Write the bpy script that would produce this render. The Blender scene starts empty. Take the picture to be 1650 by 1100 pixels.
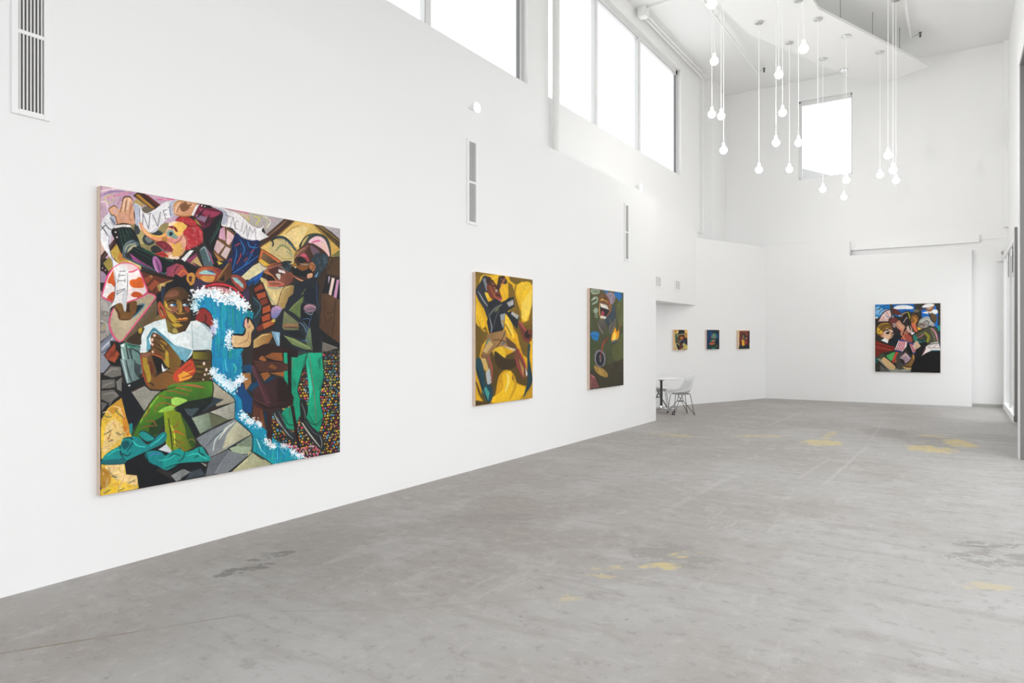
import bpy, bmesh, math, random
import numpy as np
from mathutils import Vector, Matrix
random.seed(7)
PI = math.pi
sc = bpy.context.scene
COL = sc.collection

# ------------------------------------------------------------------ camera, sky, exposure
TH = math.atan(713 / 1100)                     # the lens looks to the left of the long wall
cam_d = bpy.data.cameras.new('camera'); cam = bpy.data.objects.new('camera', cam_d); COL.objects.link(cam)
cam_d.sensor_width = 36; cam_d.lens = 24; cam_d.shift_y = -3 / 1650; cam_d.clip_end = 200
cam.location = (0, 0, 1.55); cam.rotation_euler = (PI / 2, 0, TH)
sc.camera = cam
sc.view_settings.view_transform = 'Standard'; sc.view_settings.look = 'None'
sc.view_settings.gamma = 1; sc.view_settings.use_curve_mapping = False
sc.view_settings.exposure = 0.18
sc.cycles.use_denoising = True
sc.cycles.max_bounces = 14; sc.cycles.diffuse_bounces = 10; sc.cycles.glossy_bounces = 4
sc.cycles.caustics_reflective = False; sc.cycles.caustics_refractive = False
sc.cycles.sample_clamp_indirect = 8

w = bpy.data.worlds.new('overcast_sky'); sc.world = w; w.use_nodes = True
bg = w.node_tree.nodes['Background']
bg.inputs[0].default_value = (0.975, 0.99, 1.0, 1); bg.inputs[1].default_value = SKY_STRENGTH = 2.15

def portal(name, loc, rot, sx, sy):
    l = bpy.data.lights.new(name, 'AREA'); l.shape = 'RECTANGLE'; l.size = sx; l.size_y = sy
    l.cycles.is_portal = True
    o = bpy.data.objects.new(name, l); COL.objects.link(o); o.location = loc; o.rotation_euler = rot
portal('portal_clerestory', (-5.7, 5.0, 6.75), (0, -PI / 2, 0), 2.6, 22.4)
portal('portal_doorway', (0.9, 1.5, 2.6), (0, PI / 2, 0), 5.3, 19.2)
portal('portal_back_window', (-2.8, 19.35, 6.78), (-PI / 2, 0, 0), 1.35, 2.1)
portal('portal_glass_door', (1.2, 17.36, 1.8), (0, PI / 2, 0), 3.6, 3.2)

# ------------------------------------------------------------------ materials
def mat(name, col, rough=0.6, metal=0.0, emit=None, estr=0.0, spec=0.5, noise=0.0, nscale=8.0, bump=0.0, bscale=60.0):
    m = bpy.data.materials.new(name); m.use_nodes = True
    nt = m.node_tree; b = nt.nodes['Principled BSDF']
    b.inputs['Roughness'].default_value = rough; b.inputs['Metallic'].default_value = metal
    b.inputs['Specular IOR Level'].default_value = spec
    b.inputs['Base Color'].default_value = (*col, 1)
    tc = nt.nodes.new('ShaderNodeTexCoord')
    if noise > 0:
        n = nt.nodes.new('ShaderNodeTexNoise'); n.inputs['Scale'].default_value = nscale; n.inputs['Detail'].default_value = 5
        nt.links.new(tc.outputs['Object'], n.inputs['Vector'])
        r = nt.nodes.new('ShaderNodeMapRange'); r.inputs[3].default_value = 1 - noise; r.inputs[4].default_value = 1 + noise
        nt.links.new(n.outputs['Fac'], r.inputs[0])
        v = nt.nodes.new('ShaderNodeVectorMath'); v.operation = 'SCALE'; v.inputs[0].default_value = col
        nt.links.new(r.outputs[0], v.inputs['Scale']); nt.links.new(v.outputs[0], b.inputs['Base Color'])
    if bump > 0:
        n2 = nt.nodes.new('ShaderNodeTexNoise'); n2.inputs['Scale'].default_value = bscale
        nt.links.new(tc.outputs['Object'], n2.inputs['Vector'])
        bp = nt.nodes.new('ShaderNodeBump'); bp.inputs['Strength'].default_value = bump; bp.inputs['Distance'].default_value = 0.01
        nt.links.new(n2.outputs['Fac'], bp.inputs['Height']); nt.links.new(bp.outputs[0], b.inputs['Normal'])
    if emit:
        b.inputs['Emission Color'].default_value = (*emit, 1); b.inputs['Emission Strength'].default_value = estr
    return m

def s2l(r, g, b):
    return tuple(((v / 255) / 12.92 if v <= 10 else ((v / 255 + 0.055) / 1.055) ** 2.4) for v in (r, g, b))

M_WALL = mat('white_wall_paint', (0.86, 0.86, 0.86), 0.75, noise=0.012, nscale=0.8, bump=0.03, bscale=220)
M_CEIL = mat('white_ceiling_paint', (0.80, 0.80, 0.79), 0.8, noise=0.015, nscale=0.7)
M_TRIM = mat('white_trim_paint', (0.87, 0.87, 0.87), 0.5, noise=0.01)
M_PIPE = mat('white_painted_steel', (0.84, 0.84, 0.83), 0.4, noise=0.02)
M_ALU = mat('grey_anodised_frame', (0.55, 0.55, 0.55), 0.4, metal=0.2, noise=0.03)
M_WFRAME = mat('pale_window_frame', (0.76, 0.76, 0.76), 0.45, noise=0.02)
M_GASKET = mat('dark_gasket', (0.16, 0.16, 0.165), 0.6, noise=0.05)
M_ROD = mat('hanger_rod_metal', (0.32, 0.30, 0.28), 0.5, noise=0.05)
M_BASE = mat('grey_base_paint', (0.46, 0.45, 0.43), 0.6, noise=0.04)
M_GREY = mat('grey_painted_steel', (0.20, 0.197, 0.193), 0.5, noise=0.04, nscale=3)
M_SHUT = mat('duct_dark', (0.16, 0.16, 0.16), 0.8, noise=0.05)
M_SLAT = mat('vent_slat_metal', (0.72, 0.71, 0.70), 0.45, noise=0.03)
M_BACK = mat('duct_grey', (0.30, 0.30, 0.30), 0.8, noise=0.05)
M_CHROME = mat('brushed_chrome', (0.60, 0.60, 0.60), 0.25, metal=1.0, noise=0.05)
M_BLACKM = mat('black_metal', (0.03, 0.03, 0.032), 0.45, noise=0.05)
M_DARKM = mat('dark_steel', (0.09, 0.09, 0.095), 0.4, metal=0.6, noise=0.05)
M_SHELL = mat('white_plastic_shell', (0.80, 0.80, 0.80), 0.35, noise=0.01)
M_TABLE = mat('white_laminate', (0.84, 0.84, 0.84), 0.35, noise=0.01)
M_CORD = mat('white_cloth_cord', (0.9, 0.9, 0.9), 0.7, noise=0.02, nscale=200)
M_BULB = mat('lit_globe', (1, 1, 1), 0.3, emit=(1.0, 0.985, 0.95), estr=40, noise=0.001)
M_LENS = mat('lit_flood_lens', (1, 1, 1), 0.3, emit=(1.0, 0.99, 0.97), estr=4.5, noise=0.001)
M_WOOD = mat('pale_stretcher_wood', s2l(222, 200, 182), 0.6, noise=0.06, nscale=14)
M_PAVE = mat('outdoor_concrete', (0.45, 0.44, 0.43), 0.85, noise=0.1, nscale=1.5)
M_ROOF = mat('outdoor_parapet_stucco', (0.33, 0.33, 0.33), 0.9, noise=0.05, nscale=2)
M_PARA = mat('outdoor_stucco', (0.8, 0.8, 0.8), 0.9, noise=0.05, nscale=2)
M_RED = mat('red_indicator', (0.5, 0.05, 0.04), 0.4, noise=0.02)
M_GLASS = bpy.data.materials.new('clear_glass'); M_GLASS.use_nodes = True
_nt = M_GLASS.node_tree; _nt.nodes.clear()
_o = _nt.nodes.new('ShaderNodeOutputMaterial'); _mx = _nt.nodes.new('ShaderNodeMixShader'); _t = _nt.nodes.new('ShaderNodeBsdfTransparent')
_g = _nt.nodes.new('ShaderNodeBsdfGlossy'); _g.inputs['Roughness'].default_value = 0.02
_f = _nt.nodes.new('ShaderNodeFresnel'); _f.inputs['IOR'].default_value = 1.25
_t.inputs['Color'].default_value = (0.97, 0.975, 0.975, 1)
_ge = _nt.nodes.new('ShaderNodeNewGeometry'); _fm = _nt.nodes.new('ShaderNodeMath'); _fm.operation = 'MULTIPLY_ADD'   # reflect at the outer skin only
_fi = _nt.nodes.new('ShaderNodeMath'); _fi.operation = 'SUBTRACT'; _fi.inputs[0].default_value = 1; _nt.links.new(_ge.outputs['Backfacing'], _fi.inputs[1])
_fm.operation = 'MULTIPLY'; _nt.links.new(_f.outputs[0], _fm.inputs[0]); _nt.links.new(_fi.outputs[0], _fm.inputs[1])
_nt.links.new(_fm.outputs[0], _mx.inputs[0]); _nt.links.new(_t.outputs[0], _mx.inputs[1]); _nt.links.new(_g.outputs[0], _mx.inputs[2])
_nt.links.new(_mx.outputs[0], _o.inputs['Surface'])

# ------------------------------------------------------------------ mesh helpers
class MB:
    """collects shapes, links them as ONE mesh object"""
    def __init__(s): s.bm = bmesh.new()
    def box(s, x0, x1, y0, y1, z0, z1, bevel=0.0):
        r = bmesh.ops.create_cube(s.bm, size=1)
        for v in r['verts']:
            v.co = Vector((x0 + (v.co.x + .5) * (x1 - x0), y0 + (v.co.y + .5) * (y1 - y0), z0 + (v.co.z + .5) * (z1 - z0)))
        if bevel:
            es = list({e for v in r['verts'] for e in v.link_edges})
            bmesh.ops.bevel(s.bm, geom=es, offset=bevel, segments=2, affect='EDGES')
        return s
    def prism(s, pts, z0, z1):
        """vertical prism over a ground polygon; z0/z1 numbers or per-point lists"""
        n = len(pts)
        za = z0 if isinstance(z0, (list, tuple)) else [z0] * n
        zb = z1 if isinstance(z1, (list, tuple)) else [z1] * n
        lo = [s.bm.verts.new((p[0], p[1], z)) for p, z in zip(pts, za)]
        hi = [s.bm.verts.new((p[0], p[1], z)) for p, z in zip(pts, zb)]
        s.bm.faces.new(lo[::-1]); s.bm.faces.new(hi)
        for i in range(n):
            j = (i + 1) % n; s.bm.faces.new((lo[i], lo[j], hi[j], hi[i]))
        return s
    def tube(s, pts, r, n=8, cap=True):
        pts = [Vector(p) for p in pts]; rs = r if isinstance(r, (list, tuple)) else [r] * len(pts)
        rings = []; prev = None
        for i, p in enumerate(pts):
            a = pts[max(i - 1, 0)]; b = pts[min(i + 1, len(pts) - 1)]
            d = (b - a).normalized()
            if prev is None:
                up = Vector((0, 0, 1)) if abs(d.z) < .9 else Vector((1, 0, 0))
                u = d.cross(up).normalized()
            else:
                u = (prev - d * prev.dot(d)).normalized()
            prev = u; v = d.cross(u)
            rings.append([s.bm.verts.new(p + (u * math.cos(2 * PI * k / n) + v * math.sin(2 * PI * k / n)) * rs[i]) for k in range(n)])
        for A, B in zip(rings, rings[1:]):
            for k in range(n): s.bm.faces.new((A[k], A[(k + 1) % n], B[(k + 1) % n], B[k]))
        if cap:
            s.bm.faces.new(rings[0][::-1]); s.bm.faces.new(rings[-1])
        return s
    def lathe(s, prof, c=(0, 0, 0), n=24):
        """profile of (radius, z) turned about a vertical axis"""
        rings = []
        for r, z in prof:
            if r < 1e-6: rings.append([s.bm.verts.new((c[0], c[1], c[2] + z))])
            else: rings.append([s.bm.verts.new((c[0] + r * math.cos(2 * PI * k / n), c[1] + r * math.sin(2 * PI * k / n), c[2] + z)) for k in range(n)])
        for A, B in zip(rings, rings[1:]):
            for k in range(n):
                a, b = A[k % len(A)], A[(k + 1) % len(A)]; d, e = B[k % len(B)], B[(k + 1) % len(B)]
                f = []
                for q in (a, b, e, d):
                    if q not in f: f.append(q)
                if len(f) >= 3: s.bm.faces.new(f)
        return s
    def build(s, name, m, parent=None, smooth=False, loc=None, mods=None):
        bmesh.ops.recalc_face_normals(s.bm, faces=s.bm.faces)
        me = bpy.data.meshes.new(name); s.bm.to_mesh(me); s.bm.free()
        if smooth:
            for p in me.polygons: p.use_smooth = True
            try: me.set_sharp_from_angle(angle=math.radians(42))
            except Exception: pass
        me.materials.append(m)
        o = bpy.data.objects.new(name, me); COL.objects.link(o)
        if parent is not None: o.parent = parent
        if loc is not None: o.location = loc
        return o
def tag(o, label=None, cat=None, group=None, kind=None):
    if label: o['label'] = label
    if cat: o['category'] = cat
    if group: o['group'] = group
    if kind: o['kind'] = kind
    return o
def empty(name, loc, rz=0.0):
    o = bpy.data.objects.new(name, None); COL.objects.link(o); o.location = loc; o.rotation_euler = (0, 0, rz); o.empty_display_size = .1
    return o
def struct(name, mb, m, label=None, parent=None):
    return tag(mb.build(name, m, parent), label=label, kind='structure')
def copy_tree(o, parent=None):
    c = o.copy(); COL.objects.link(c)
    if parent is not None: c.parent = parent
    for ch in list(o.children): copy_tree(ch, c)
    return c

# ------------------------------------------------------------------ floor
ZC = 8.32
def floor_material():
    m = bpy.data.materials.new('worn_concrete'); m.use_nodes = True
    nt = m.node_tree; N = nt.nodes; L = nt.links; b = N['Principled BSDF']
    pos = N.new('ShaderNodeNewGeometry').outputs['Position']
    def math_(op, a, b_=None, c_=None, clamp=False):
        n = N.new('ShaderNodeMath'); n.operation = op; n.use_clamp = clamp
        for i, v in enumerate((a, b_, c_)):
            if v is None: continue
            if isinstance(v, (int, float)): n.inputs[i].default_value = v
            else: L.new(v, n.inputs[i])
        return n.outputs[0]
    def noise(scale, detail=6, rough=0.6, stretch=None, off=0, rot=0):
        mp = N.new('ShaderNodeMapping'); L.new(pos, mp.inputs[0])
        mp.inputs['Location'].default_value = (off, off * .7, 0)
        if stretch: mp.inputs['Scale'].default_value = stretch
        mp.vector_type = 'TEXTURE' if rot else 'POINT'
        if rot: mp.inputs['Rotation'].default_value = (0, 0, rot); mp.inputs['Scale'].default_value = tuple(1 / v for v in (stretch or (1, 1, 1)))
        n = N.new('ShaderNodeTexNoise'); n.inputs['Scale'].default_value = scale; n.inputs['Detail'].default_value = detail; n.inputs['Roughness'].default_value = rough
        L.new(mp.outputs[0], n.inputs['Vector']); return n.outputs['Fac']
    def ramp(f, lo, hi):
        n = N.new('ShaderNodeMapRange'); n.interpolation_type = 'SMOOTHSTEP'
        n.inputs[1].default_value = lo; n.inputs[2].default_value = hi; L.new(f, n.inputs[0]); return n.outputs[0]
    def mix(f, a, b_):
        n = N.new('ShaderNodeMix'); n.data_type = 'RGBA'
        if isinstance(f, (int, float)): n.inputs[0].default_value = f
        else: L.new(f, n.inputs[0])
        for i, v in ((6, a), (7, b_)):
            if isinstance(v, tuple): n.inputs[i].default_value = (*v, 1)
            else: L.new(v, n.inputs[i])
        return n.outputs[2]
    sep = N.new('ShaderNodeSeparateXYZ'); L.new(pos, sep.inputs[0]); X, Y = sep.outputs[0], sep.outputs[1]
    wob = noise(1.7, 4, .6)
    def ell(cx, cy, rx, ry, ang=0.0):
        """1 inside an ellipse on the ground, falling to 0 outside"""
        dx = math_('SUBTRACT', X, cx); dy = math_('SUBTRACT', Y, cy); ca, sa = math.cos(ang), math.sin(ang)
        u = math_('ADD', math_('MULTIPLY', dx, ca / rx), math_('MULTIPLY', dy, sa / rx))
        v = math_('ADD', math_('MULTIPLY', dx, -sa / ry), math_('MULTIPLY', dy, ca / ry))
        r = math_('SQRT', math_('ADD', math_('MULTIPLY', u, u), math_('MULTIPLY', v, v)))
        n = N.new('ShaderNodeMapRange'); n.interpolation_type = 'SMOOTHSTEP'; n.inputs[1].default_value = 1.15; n.inputs[2].default_value = .45; n.inputs[3].default_value = 0; n.inputs[4].default_value = 1
        L.new(r, n.inputs[0]); return n.outputs[0]
    def seg(x0, y0, x1, y1, w_):
        """1 along a straight stroke"""
        l = math.hypot(x1 - x0, y1 - y0); ca, sa = (x1 - x0) / l, (y1 - y0) / l
        dx = math_('SUBTRACT', X, x0); dy = math_('SUBTRACT', Y, y0)
        u = math_('ADD', math_('MULTIPLY', dx, ca), math_('MULTIPLY', dy, sa))
        v = math_('ABSOLUTE', math_('ADD', math_('MULTIPLY', dx, -sa), math_('MULTIPLY', dy, ca)))
        v = math_('SUBTRACT', v, math_('MULTIPLY', math_('SUBTRACT', wob, .5), w_ * .8))
        a = ramp(v, w_, w_ * .5)
        inn = math_('MULTIPLY', ramp(u, -.05, .15), ramp(u, l + .05, l - .2))
        return math_('MULTIPLY', a, inn)
    big = noise(.33, 5, .55); mid = noise(1.6, 7, .65); fine = noise(9, 8, .72); streak = noise(2.2, 6, .65, stretch=(.5, 2.6, 1), off=3); grit = noise(70, 3, .7); blot = noise(3.2, 9, .72, off=9, stretch=(.75, 1.9, 1), rot=.55)
    base = mix(ramp(math_('ADD', big, math_('MULTIPLY_ADD', X, .045, .10)), .40, .62), FLOOR_A, FLOOR_B)
    base = mix(math_('MULTIPLY', ramp(mid, .47, .64), .5), base, FLOOR_C)
    base = mix(math_('MULTIPLY', ramp(streak, .50, .64), .5), base, FLOOR_D)
    base = mix(math_('MULTIPLY', ramp(fine, .52, .66), .4), base, FLOOR_E)
    base = mix(math_('MULTIPLY', ramp(fine, .46, .36), .45), base, FLOOR_F)
    scuff = noise(1.1, 9, .75, stretch=(3.2, .8, 1), off=21); spot = noise(14, 4, .6, off=5)
    base = mix(math_('MULTIPLY', ramp(scuff, .57, .63), .35), base, FLOOR_E)
    base = mix(math_('MULTIPLY', ramp(spot, .665, .70), .5), base, FLOOR_G)
    base = mix(math_('MULTIPLY', ramp(math_('ADD', spot, math_('MULTIPLY', blot, .4)), .44, .41), .5), base, (.56, .55, .54))
    base = mix(math_('MULTIPLY', ramp(grit, .62, .72), .3), base, FLOOR_G)
    col = base
    def patch(mask, thr, colour, amt, src=None):
        nonlocal col
        s_ = src if src is not None else blot
        t_ = (thr - .72) * 4 + .40
        v = math_('ADD', math_('MULTIPLY_ADD', mask, .9, -3.6), math_('MULTIPLY_ADD', s_, 4.4, math_('MULTIPLY', fine, 2.8)))
        f = math_('MULTIPLY', math_('MULTIPLY', ramp(v, t_, t_ + .16), ramp(mask, .02, .25)), amt)
        col = mix(f, col, colour)
    for (cx, cy, rx, ry, a, thr, colour, amt) in FLOOR_PATCHES:
        patch(ell(cx, cy, rx, ry, a), thr, colour, amt)
    for (x0, y0, x1, y1, w_, colour, amt) in FLOOR_LINES:
        col = mix(math_('MULTIPLY', math_('MULTIPLY', seg(x0, y0, x1, y1, w_), ramp(fine, .3, .55)), amt), col, colour)
    L.new(col, b.inputs['Base Color'])
    rg = N.new('ShaderNodeMapRange'); rg.inputs[3].default_value = .42; rg.inputs[4].default_value = .68; L.new(mid, rg.inputs[0]); L.new(rg.outputs[0], b.inputs['Roughness'])
    b.inputs['Specular IOR Level'].default_value = .35
    bp = N.new('ShaderNodeBump'); bp.inputs['Strength'].default_value = .12; bp.inputs['Distance'].default_value = .01; L.new(fine, bp.inputs['Height']); L.new(bp.outputs[0], b.inputs['Normal'])
    return m
FLOOR_A = (.335, .309, .289); FLOOR_B = (.402, .391, .380); FLOOR_C = (.46, .455, .45); FLOOR_D = (.315, .288, .268)
FLOOR_E = (.49, .475, .46); FLOOR_F = (.25, .232, .216); FLOOR_G = (.20, .185, .17)
YEL = (.60, .49, .22); DARK = (.17, .165, .155); PALE = (.50, .49, .475); DUSK = (.24, .225, .21)
FLOOR_PATCHES = [
 (-3.85, 10.74, .55, .35, 0, .82, YEL, .45),
 (-2.62, 11.37, .45, .22, .45, .78, YEL, .6),
 (-1.66, 11.15, .36, .42, 0, .74, YEL, .8),
 (-1.70, 12.1, .12, .75, 0, .80, YEL, .7),
 (-.95, 12.9, .45, .9, .3, .74, DUSK, .5),
 (-.30, 12.1, .55, .9, 0, .76, DUSK, .5),
 (-.30, 11.35, .40, .36, 0, .72, YEL, .85),
 (.07, 12.2, .24, .55, .2, .72, YEL, .8),
 (-.30, 12.87, .32, .14, 0, .76, YEL, .7),
 (-1.72, 4.75, .42, .42, 0, .78, DUSK, .55),
 (-1.68, 4.47, .20, .12, .75, .80, YEL, .75),
 (-1.62, 4.85, .28, .10, .9, .84, YEL, .6),
 (-1.95, 4.15, .25, .18, .7, .86, YEL, .45),
 (-2.0, 3.55, .25, .16, .7, .88, YEL, .4),
 (-4.02, 2.86, .26, .10, 1.15, .78, DARK, .8),
 (-4.10, 3.18, .22, .10, 1.3, .80, DARK, .75),
 (.30, 5.95, .50, .28, .6, .80, DUSK, .7),
 (.20, 6.3, .40, .14, .5, .82, DARK, .6),
 (.15, 5.2, .25, .12, .6, .86, YEL, .4),
 (.5, 13.2, .6, .7, 0, .78, DUSK, .4),
 (-3.3, 4.9, .6, .35, .6, .84, DUSK, .45),
 (.45, 16.9, .9, 1.3, 0, .70, PALE, .35),  # daylight pool inside the glazed door, painted into the floor colour
]
FLOOR_LINES = [
 (-2.843, 12.67, -2.725, 15.75, .035, PALE, .5),
 (-1.166, 15.37, -1.065, 11.192, .035, PALE, .3),
 (-1.065, 11.192, -1.173, 7.923, .03, PALE, .5),
 (-2.204, 5.88, -2.102, 8.267, .05, PALE, .3),
 (-1.468, 8.039, -1.362, 9.755, .03, PALE, .3),
 (-4.3, .9, -3.592, 2.042, .012, (.20, .155, .10), .7),
 (-3.592, 2.042, -3.311, 2.497, .008, (.20, .16, .12), .6),
 (-3.311, 2.497, -2.697, 2.923, .006, DUSK, .6),
 (-2.697, 2.923, -1.7, 3.9, .006, DUSK, .5),
]
M_FLOOR = floor_material()
struct('floor', MB().box(-8.2, 1.05, -8.5, 19.4, -.12, 0), M_FLOOR)
struct('ground_outside', MB().box(1.05, 26, -22, 30, -.16, -.03), M_PAVE)

# ------------------------------------------------------------------ walls and ceiling
struct('ceiling', MB().box(-5.74, 1.4, -8.5, 19.6, ZC, ZC + .25), M_CEIL)
struct('wall_left', MB().box(-5.24, -4.8, -8.4, 12.478, 0, 4.265), M_WALL)
mb = MB()                                        # tall outer wall with its two runs of high windows
W1 = (-6.0, 8.93); W2 = (9.564, 15.93); WZ0, WZ1 = 5.47, 8.0
mb.box(-5.72, -5.5, -8.4, 17.9, 2.6, WZ0); mb.box(-5.72, -5.5, -8.4, 19.4, WZ1, ZC)
mb.box(-5.72, -5.5, -8.4, W1[0], WZ0, WZ1); mb.box(-5.72, -5.5, W1[1], W2[0], WZ0, WZ1); mb.box(-5.72, -5.5, W2[1], 17.9, WZ0, WZ1)
struct('wall_left_upper', mb, M_WALL)
struct('trim_1', MB().prism([(-5.72, 17.75), (-5.31, 17.75), (-5.31, 19.3), (-5.72, 19.3)], 2.6, ZC), M_WALL)      # corner pier
struct('trim_2', MB().box(-5.5, -5.22, 12.40, 16.32, 2.374, 4.19), M_WALL)                                        # bulkhead over the alcove
struct('trim_3', MB().box(-8.0, -5.49, 12.2, 16.6, 2.374, 2.5), M_CEIL)                                             # alcove soffit
struct('wall_alcove', MB().box(-8.0, -7.85, 11.0, 16, 0, 2.375), M_WALL)
ca = Vector((-5.22, 16.20)); cb = Vector((-4.2, 18.78)); cd = (cb - ca).normalized(); cn = Vector((-cd.y, cd.x))
c0 = ca - cd * 4.2
struct('wall_back_left', MB().prism([c0[:], cb[:], (cb + cn * .14)[:], (c0 + cn * .14)[:]], 0, 4.0), M_WALL)
struct('wall_back_lower', MB().prism([(-4.2, 18.78), (-2.2, 18.874), (-2.2, 19.1), (-4.35, 19.1)], 0, [4.017, 4.017, 4.017, 4.017]), M_WALL)
mb = MB()                                         # far wall with its square window
BW = (-3.44, -2.17, 5.745, 7.80)
mb.box(-5.72, BW[0], 19.15, 19.42, 0, ZC); mb.box(BW[1], 1.4, 19.15, 19.42, 0, ZC)
mb.box(BW[0], BW[1], 19.15, 19.42, 0, BW[2]); mb.box(BW[0], BW[1], 19.15, 19.42, BW[3], ZC)
struct('wall_back', mb, M_WALL)
pa = Vector((-2.272, 18.868)); pb = Vector((.335, 19.04)); pd = (pb - pa).normalized(); pn = Vector((pd.y, -pd.x))   # pn faces the room
struct('wall_back_panel', MB().prism([pa[:], pb[:], (pb - pn * .1)[:], (pa - pn * .16)[:]], 0, 3.646), M_TRIM)
struct('trim_4', MB().box(-2.29, .475, 19.07, 19.15, 3.80, 3.98), M_TRIM)      # long fascia board above the panel
struct('trim_5', MB().box(.475, 1.02, 19.13, 19.15, 3.865, 3.885), M_TRIM)
struct('baseboard_back', MB().box(.36, 1.02, 19.135, 19.15, 0, .07), M_BASE)
mb = MB()                                         # right wall: tall doorway near the camera, glazed door at the far end
mb.box(1.02, 1.25, -8.4, 19.2, 5.2, ZC); mb.box(1.02, 1.25, 11.05, 15.80, 0, 5.2); mb.box(1.02, 1.25, 15.80, 19.2, 3.56, 5.2)
mb.box(1.02, 1.25, 18.95, 19.2, 0, 3.56)
struct('wall_right', mb, M_WALL)
struct('wall_front', MB().box(-5.72, 1.25, -8.6, -8.4, 0, ZC), M_WALL)
struct('trim_6', MB().box(.93, 1.02, 19.02, 19.15, 4.1, ZC), M_WALL)             # narrow chase in the far right corner
# portal of the tall doorway
dr = struct('door_1', MB().box(.715, 1.3, 10.97, 11.17, 0, 5.09), M_GREY)
tag(MB().box(.715, 1.3, -8.2, 11.17, 5.09, 5.40).build('lintel', M_GREY, dr), 'grey steel lintel')
tag(MB().box(.70, .714, 10.985, 11.20, 0, 5.42).build('casing', M_TRIM, dr), 'white casing strip along the grey post')
MB().box(.70, .714, -8.2, 10.985, 5.10, 5.42).build('casing', M_TRIM, dr)
# ------------------------------------------------------------------ windows
def bar(parent, x0, x1, y0, y1, z0, z1, m=M_WFRAME, name='frame_bar', bevel=0.0):
    return MB().box(x0, x1, y0, y1, z0, z1, bevel).build(name, m, parent)
def long_window(name, y0, y1, mullions, xg=-5.62):
    """aluminium window run set in the outer wall; glass plane at xg"""
    f = MB()
    f.box(xg - .05, xg + .03, y0, y1, WZ0, WZ0 + .05); f.box(xg - .05, xg + .03, y0, y1, WZ1 - .10, WZ1)
    f.box(xg - .05, xg + .03, y0, y0 + .08, WZ0, WZ1); f.box(xg - .05, xg + .03, y1 - .10, y1, WZ0, WZ1)
    root = struct(name, f, M_WFRAME)
    for a, b in mullions:
        m = bar(root, xg - .05, xg + .05, a, b, WZ0 + .05, WZ1 - .10, name='mullion')
        bar(root, xg - .02, xg + .052, a - .022, a, WZ0 + .05, WZ1 - .10, M_ALU, 'gasket')
    bar(root, xg - .02, xg + .035, y1 - .110, y1 - .10, WZ0 + .05, WZ1 - .10, M_GASKET, 'gasket')
    bar(root, xg + .03, xg + .034, y1 - .028, y1 - .016, WZ0 + .05, WZ1 - .10, M_ALU, 'gasket')
    bar(root, xg - .02, xg + .04, y0 + .08, y1 - .10, WZ1 - .13, WZ1 - .10, M_ALU, 'gasket')
    ys = [y0 + .08] + [v for ab in mullions for v in ab] + [y1 - .10]
    for a, b in zip(ys[::2], ys[1::2]):
        MB().box(xg - .006, xg, a, b, WZ0 + .05, WZ1 - .10).build('pane', M_GLASS, root)
    return root
long_window('window_1', W1[0], W1[1], [(-3.9, -3.8), (-1.8, -1.7), (.3, .4), (2.4, 2.5), (4.5, 4.6), (6.60, 6.71)])
long_window('window_2', W2[0], W2[1], [(11.42, 11.53), (13.47, 13.60)])
f = MB(); x0, x1, z0, z1 = BW
f.box(x0, x0 + .05, 19.2, 19.3, z0, z1); f.box(x1 - .03, x1, 19.2, 19.3, z0, z1); f.box(x0, x1, 19.2, 19.3, z0, z0 + .03); f.box(x0, x1, 19.2, 19.3, z1 - .04, z1)
w3 = struct('window_3', f, M_WFRAME)
bar(w3, x0 + .05, x1 - .03, 19.17, 19.24, z1 - .12, z1 - .04, M_WFRAME, 'blind_headrail')
bar(w3, x0 + .05, x0 + .07, 19.2, 19.26, z0 + .03, z1 - .13, M_ALU, 'gasket')
MB().box(x0 + .05, x1 - .03, 19.25, 19.256, z0 + .03, z1 - .13).build('pane', M_GLASS, w3)
struct('parapet_outside', MB().prism([(-7, 20.4), (-3.87, 20.4), (-3.87, 31), (-7, 31)], 0, [6.45, 6.45, 8.2, 8.2]), M_ROOF)
struct('wall_outside', MB().box(1.6, 9, 26, 26.3, 0, 9), M_PARA)

# ------------------------------------------------------------------ far glazed sliding door in the right wall
f = MB(); DX0, DX1, DY0, DY1 = .93, 1.06, 15.74, 18.99
f.box(DX0, DX1, DY0, DY1, 3.40, 3.63)
f.box(DX0, DX1, DY0, DY0 + .10, .02, 3.40); f.box(DX0, DX1, DY1 - .12, DY1, .02, 3.40)
d2 = struct('door_2', f, M_WFRAME)
MB().box(DX0 + .008, DX1 + .1, DY0 - .012, DY0, 0.02, 3.64).build('end_plate', M_GREY, d2)
MB().box(DX0 - .01, DX1, DY0, DY1, .0, .13).build('bottom_rail', M_TRIM, d2)
MB().box(DX0 - .006, DX0, DY0 + .05, DY1, 3.38, 3.43).build('track', M_TRIM, d2)
for y in (16.44, 17.62):
    st = MB().box(.965, .995, y, y + .06, .13, 3.40).build('stile', M_ALU, d2)
    MB().box(.935, .95, y + .13, y + .40, 3.20, 3.34).build('hanger', M_TRIM, st)
    MB().box(.94, .95, y - .07, y - .03, 2.85, 3.36).build('pull_bar', M_BLACKM, st)
for a, b in ((DY0 + .1, 16.44), (16.50, 17.62), (17.68, DY1 - .12)):
    MB().box(.985, .992, a, b, .13, 3.40).build('pane', M_GLASS, d2)
eb = empty('alarm_box', (.93, 19.13, 3.52))
tag(eb, 'small white wall box with dark round mark beside the glazed door head', 'box')
MB().box(-.13, .05, -.07, .02, -.19, .19, .012).build('body', M_TRIM, eb)
MB().tube([(.0, -.078, 0), (.0, -.07, 0)], .045, 16).build('dial', M_BASE, eb)

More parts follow.
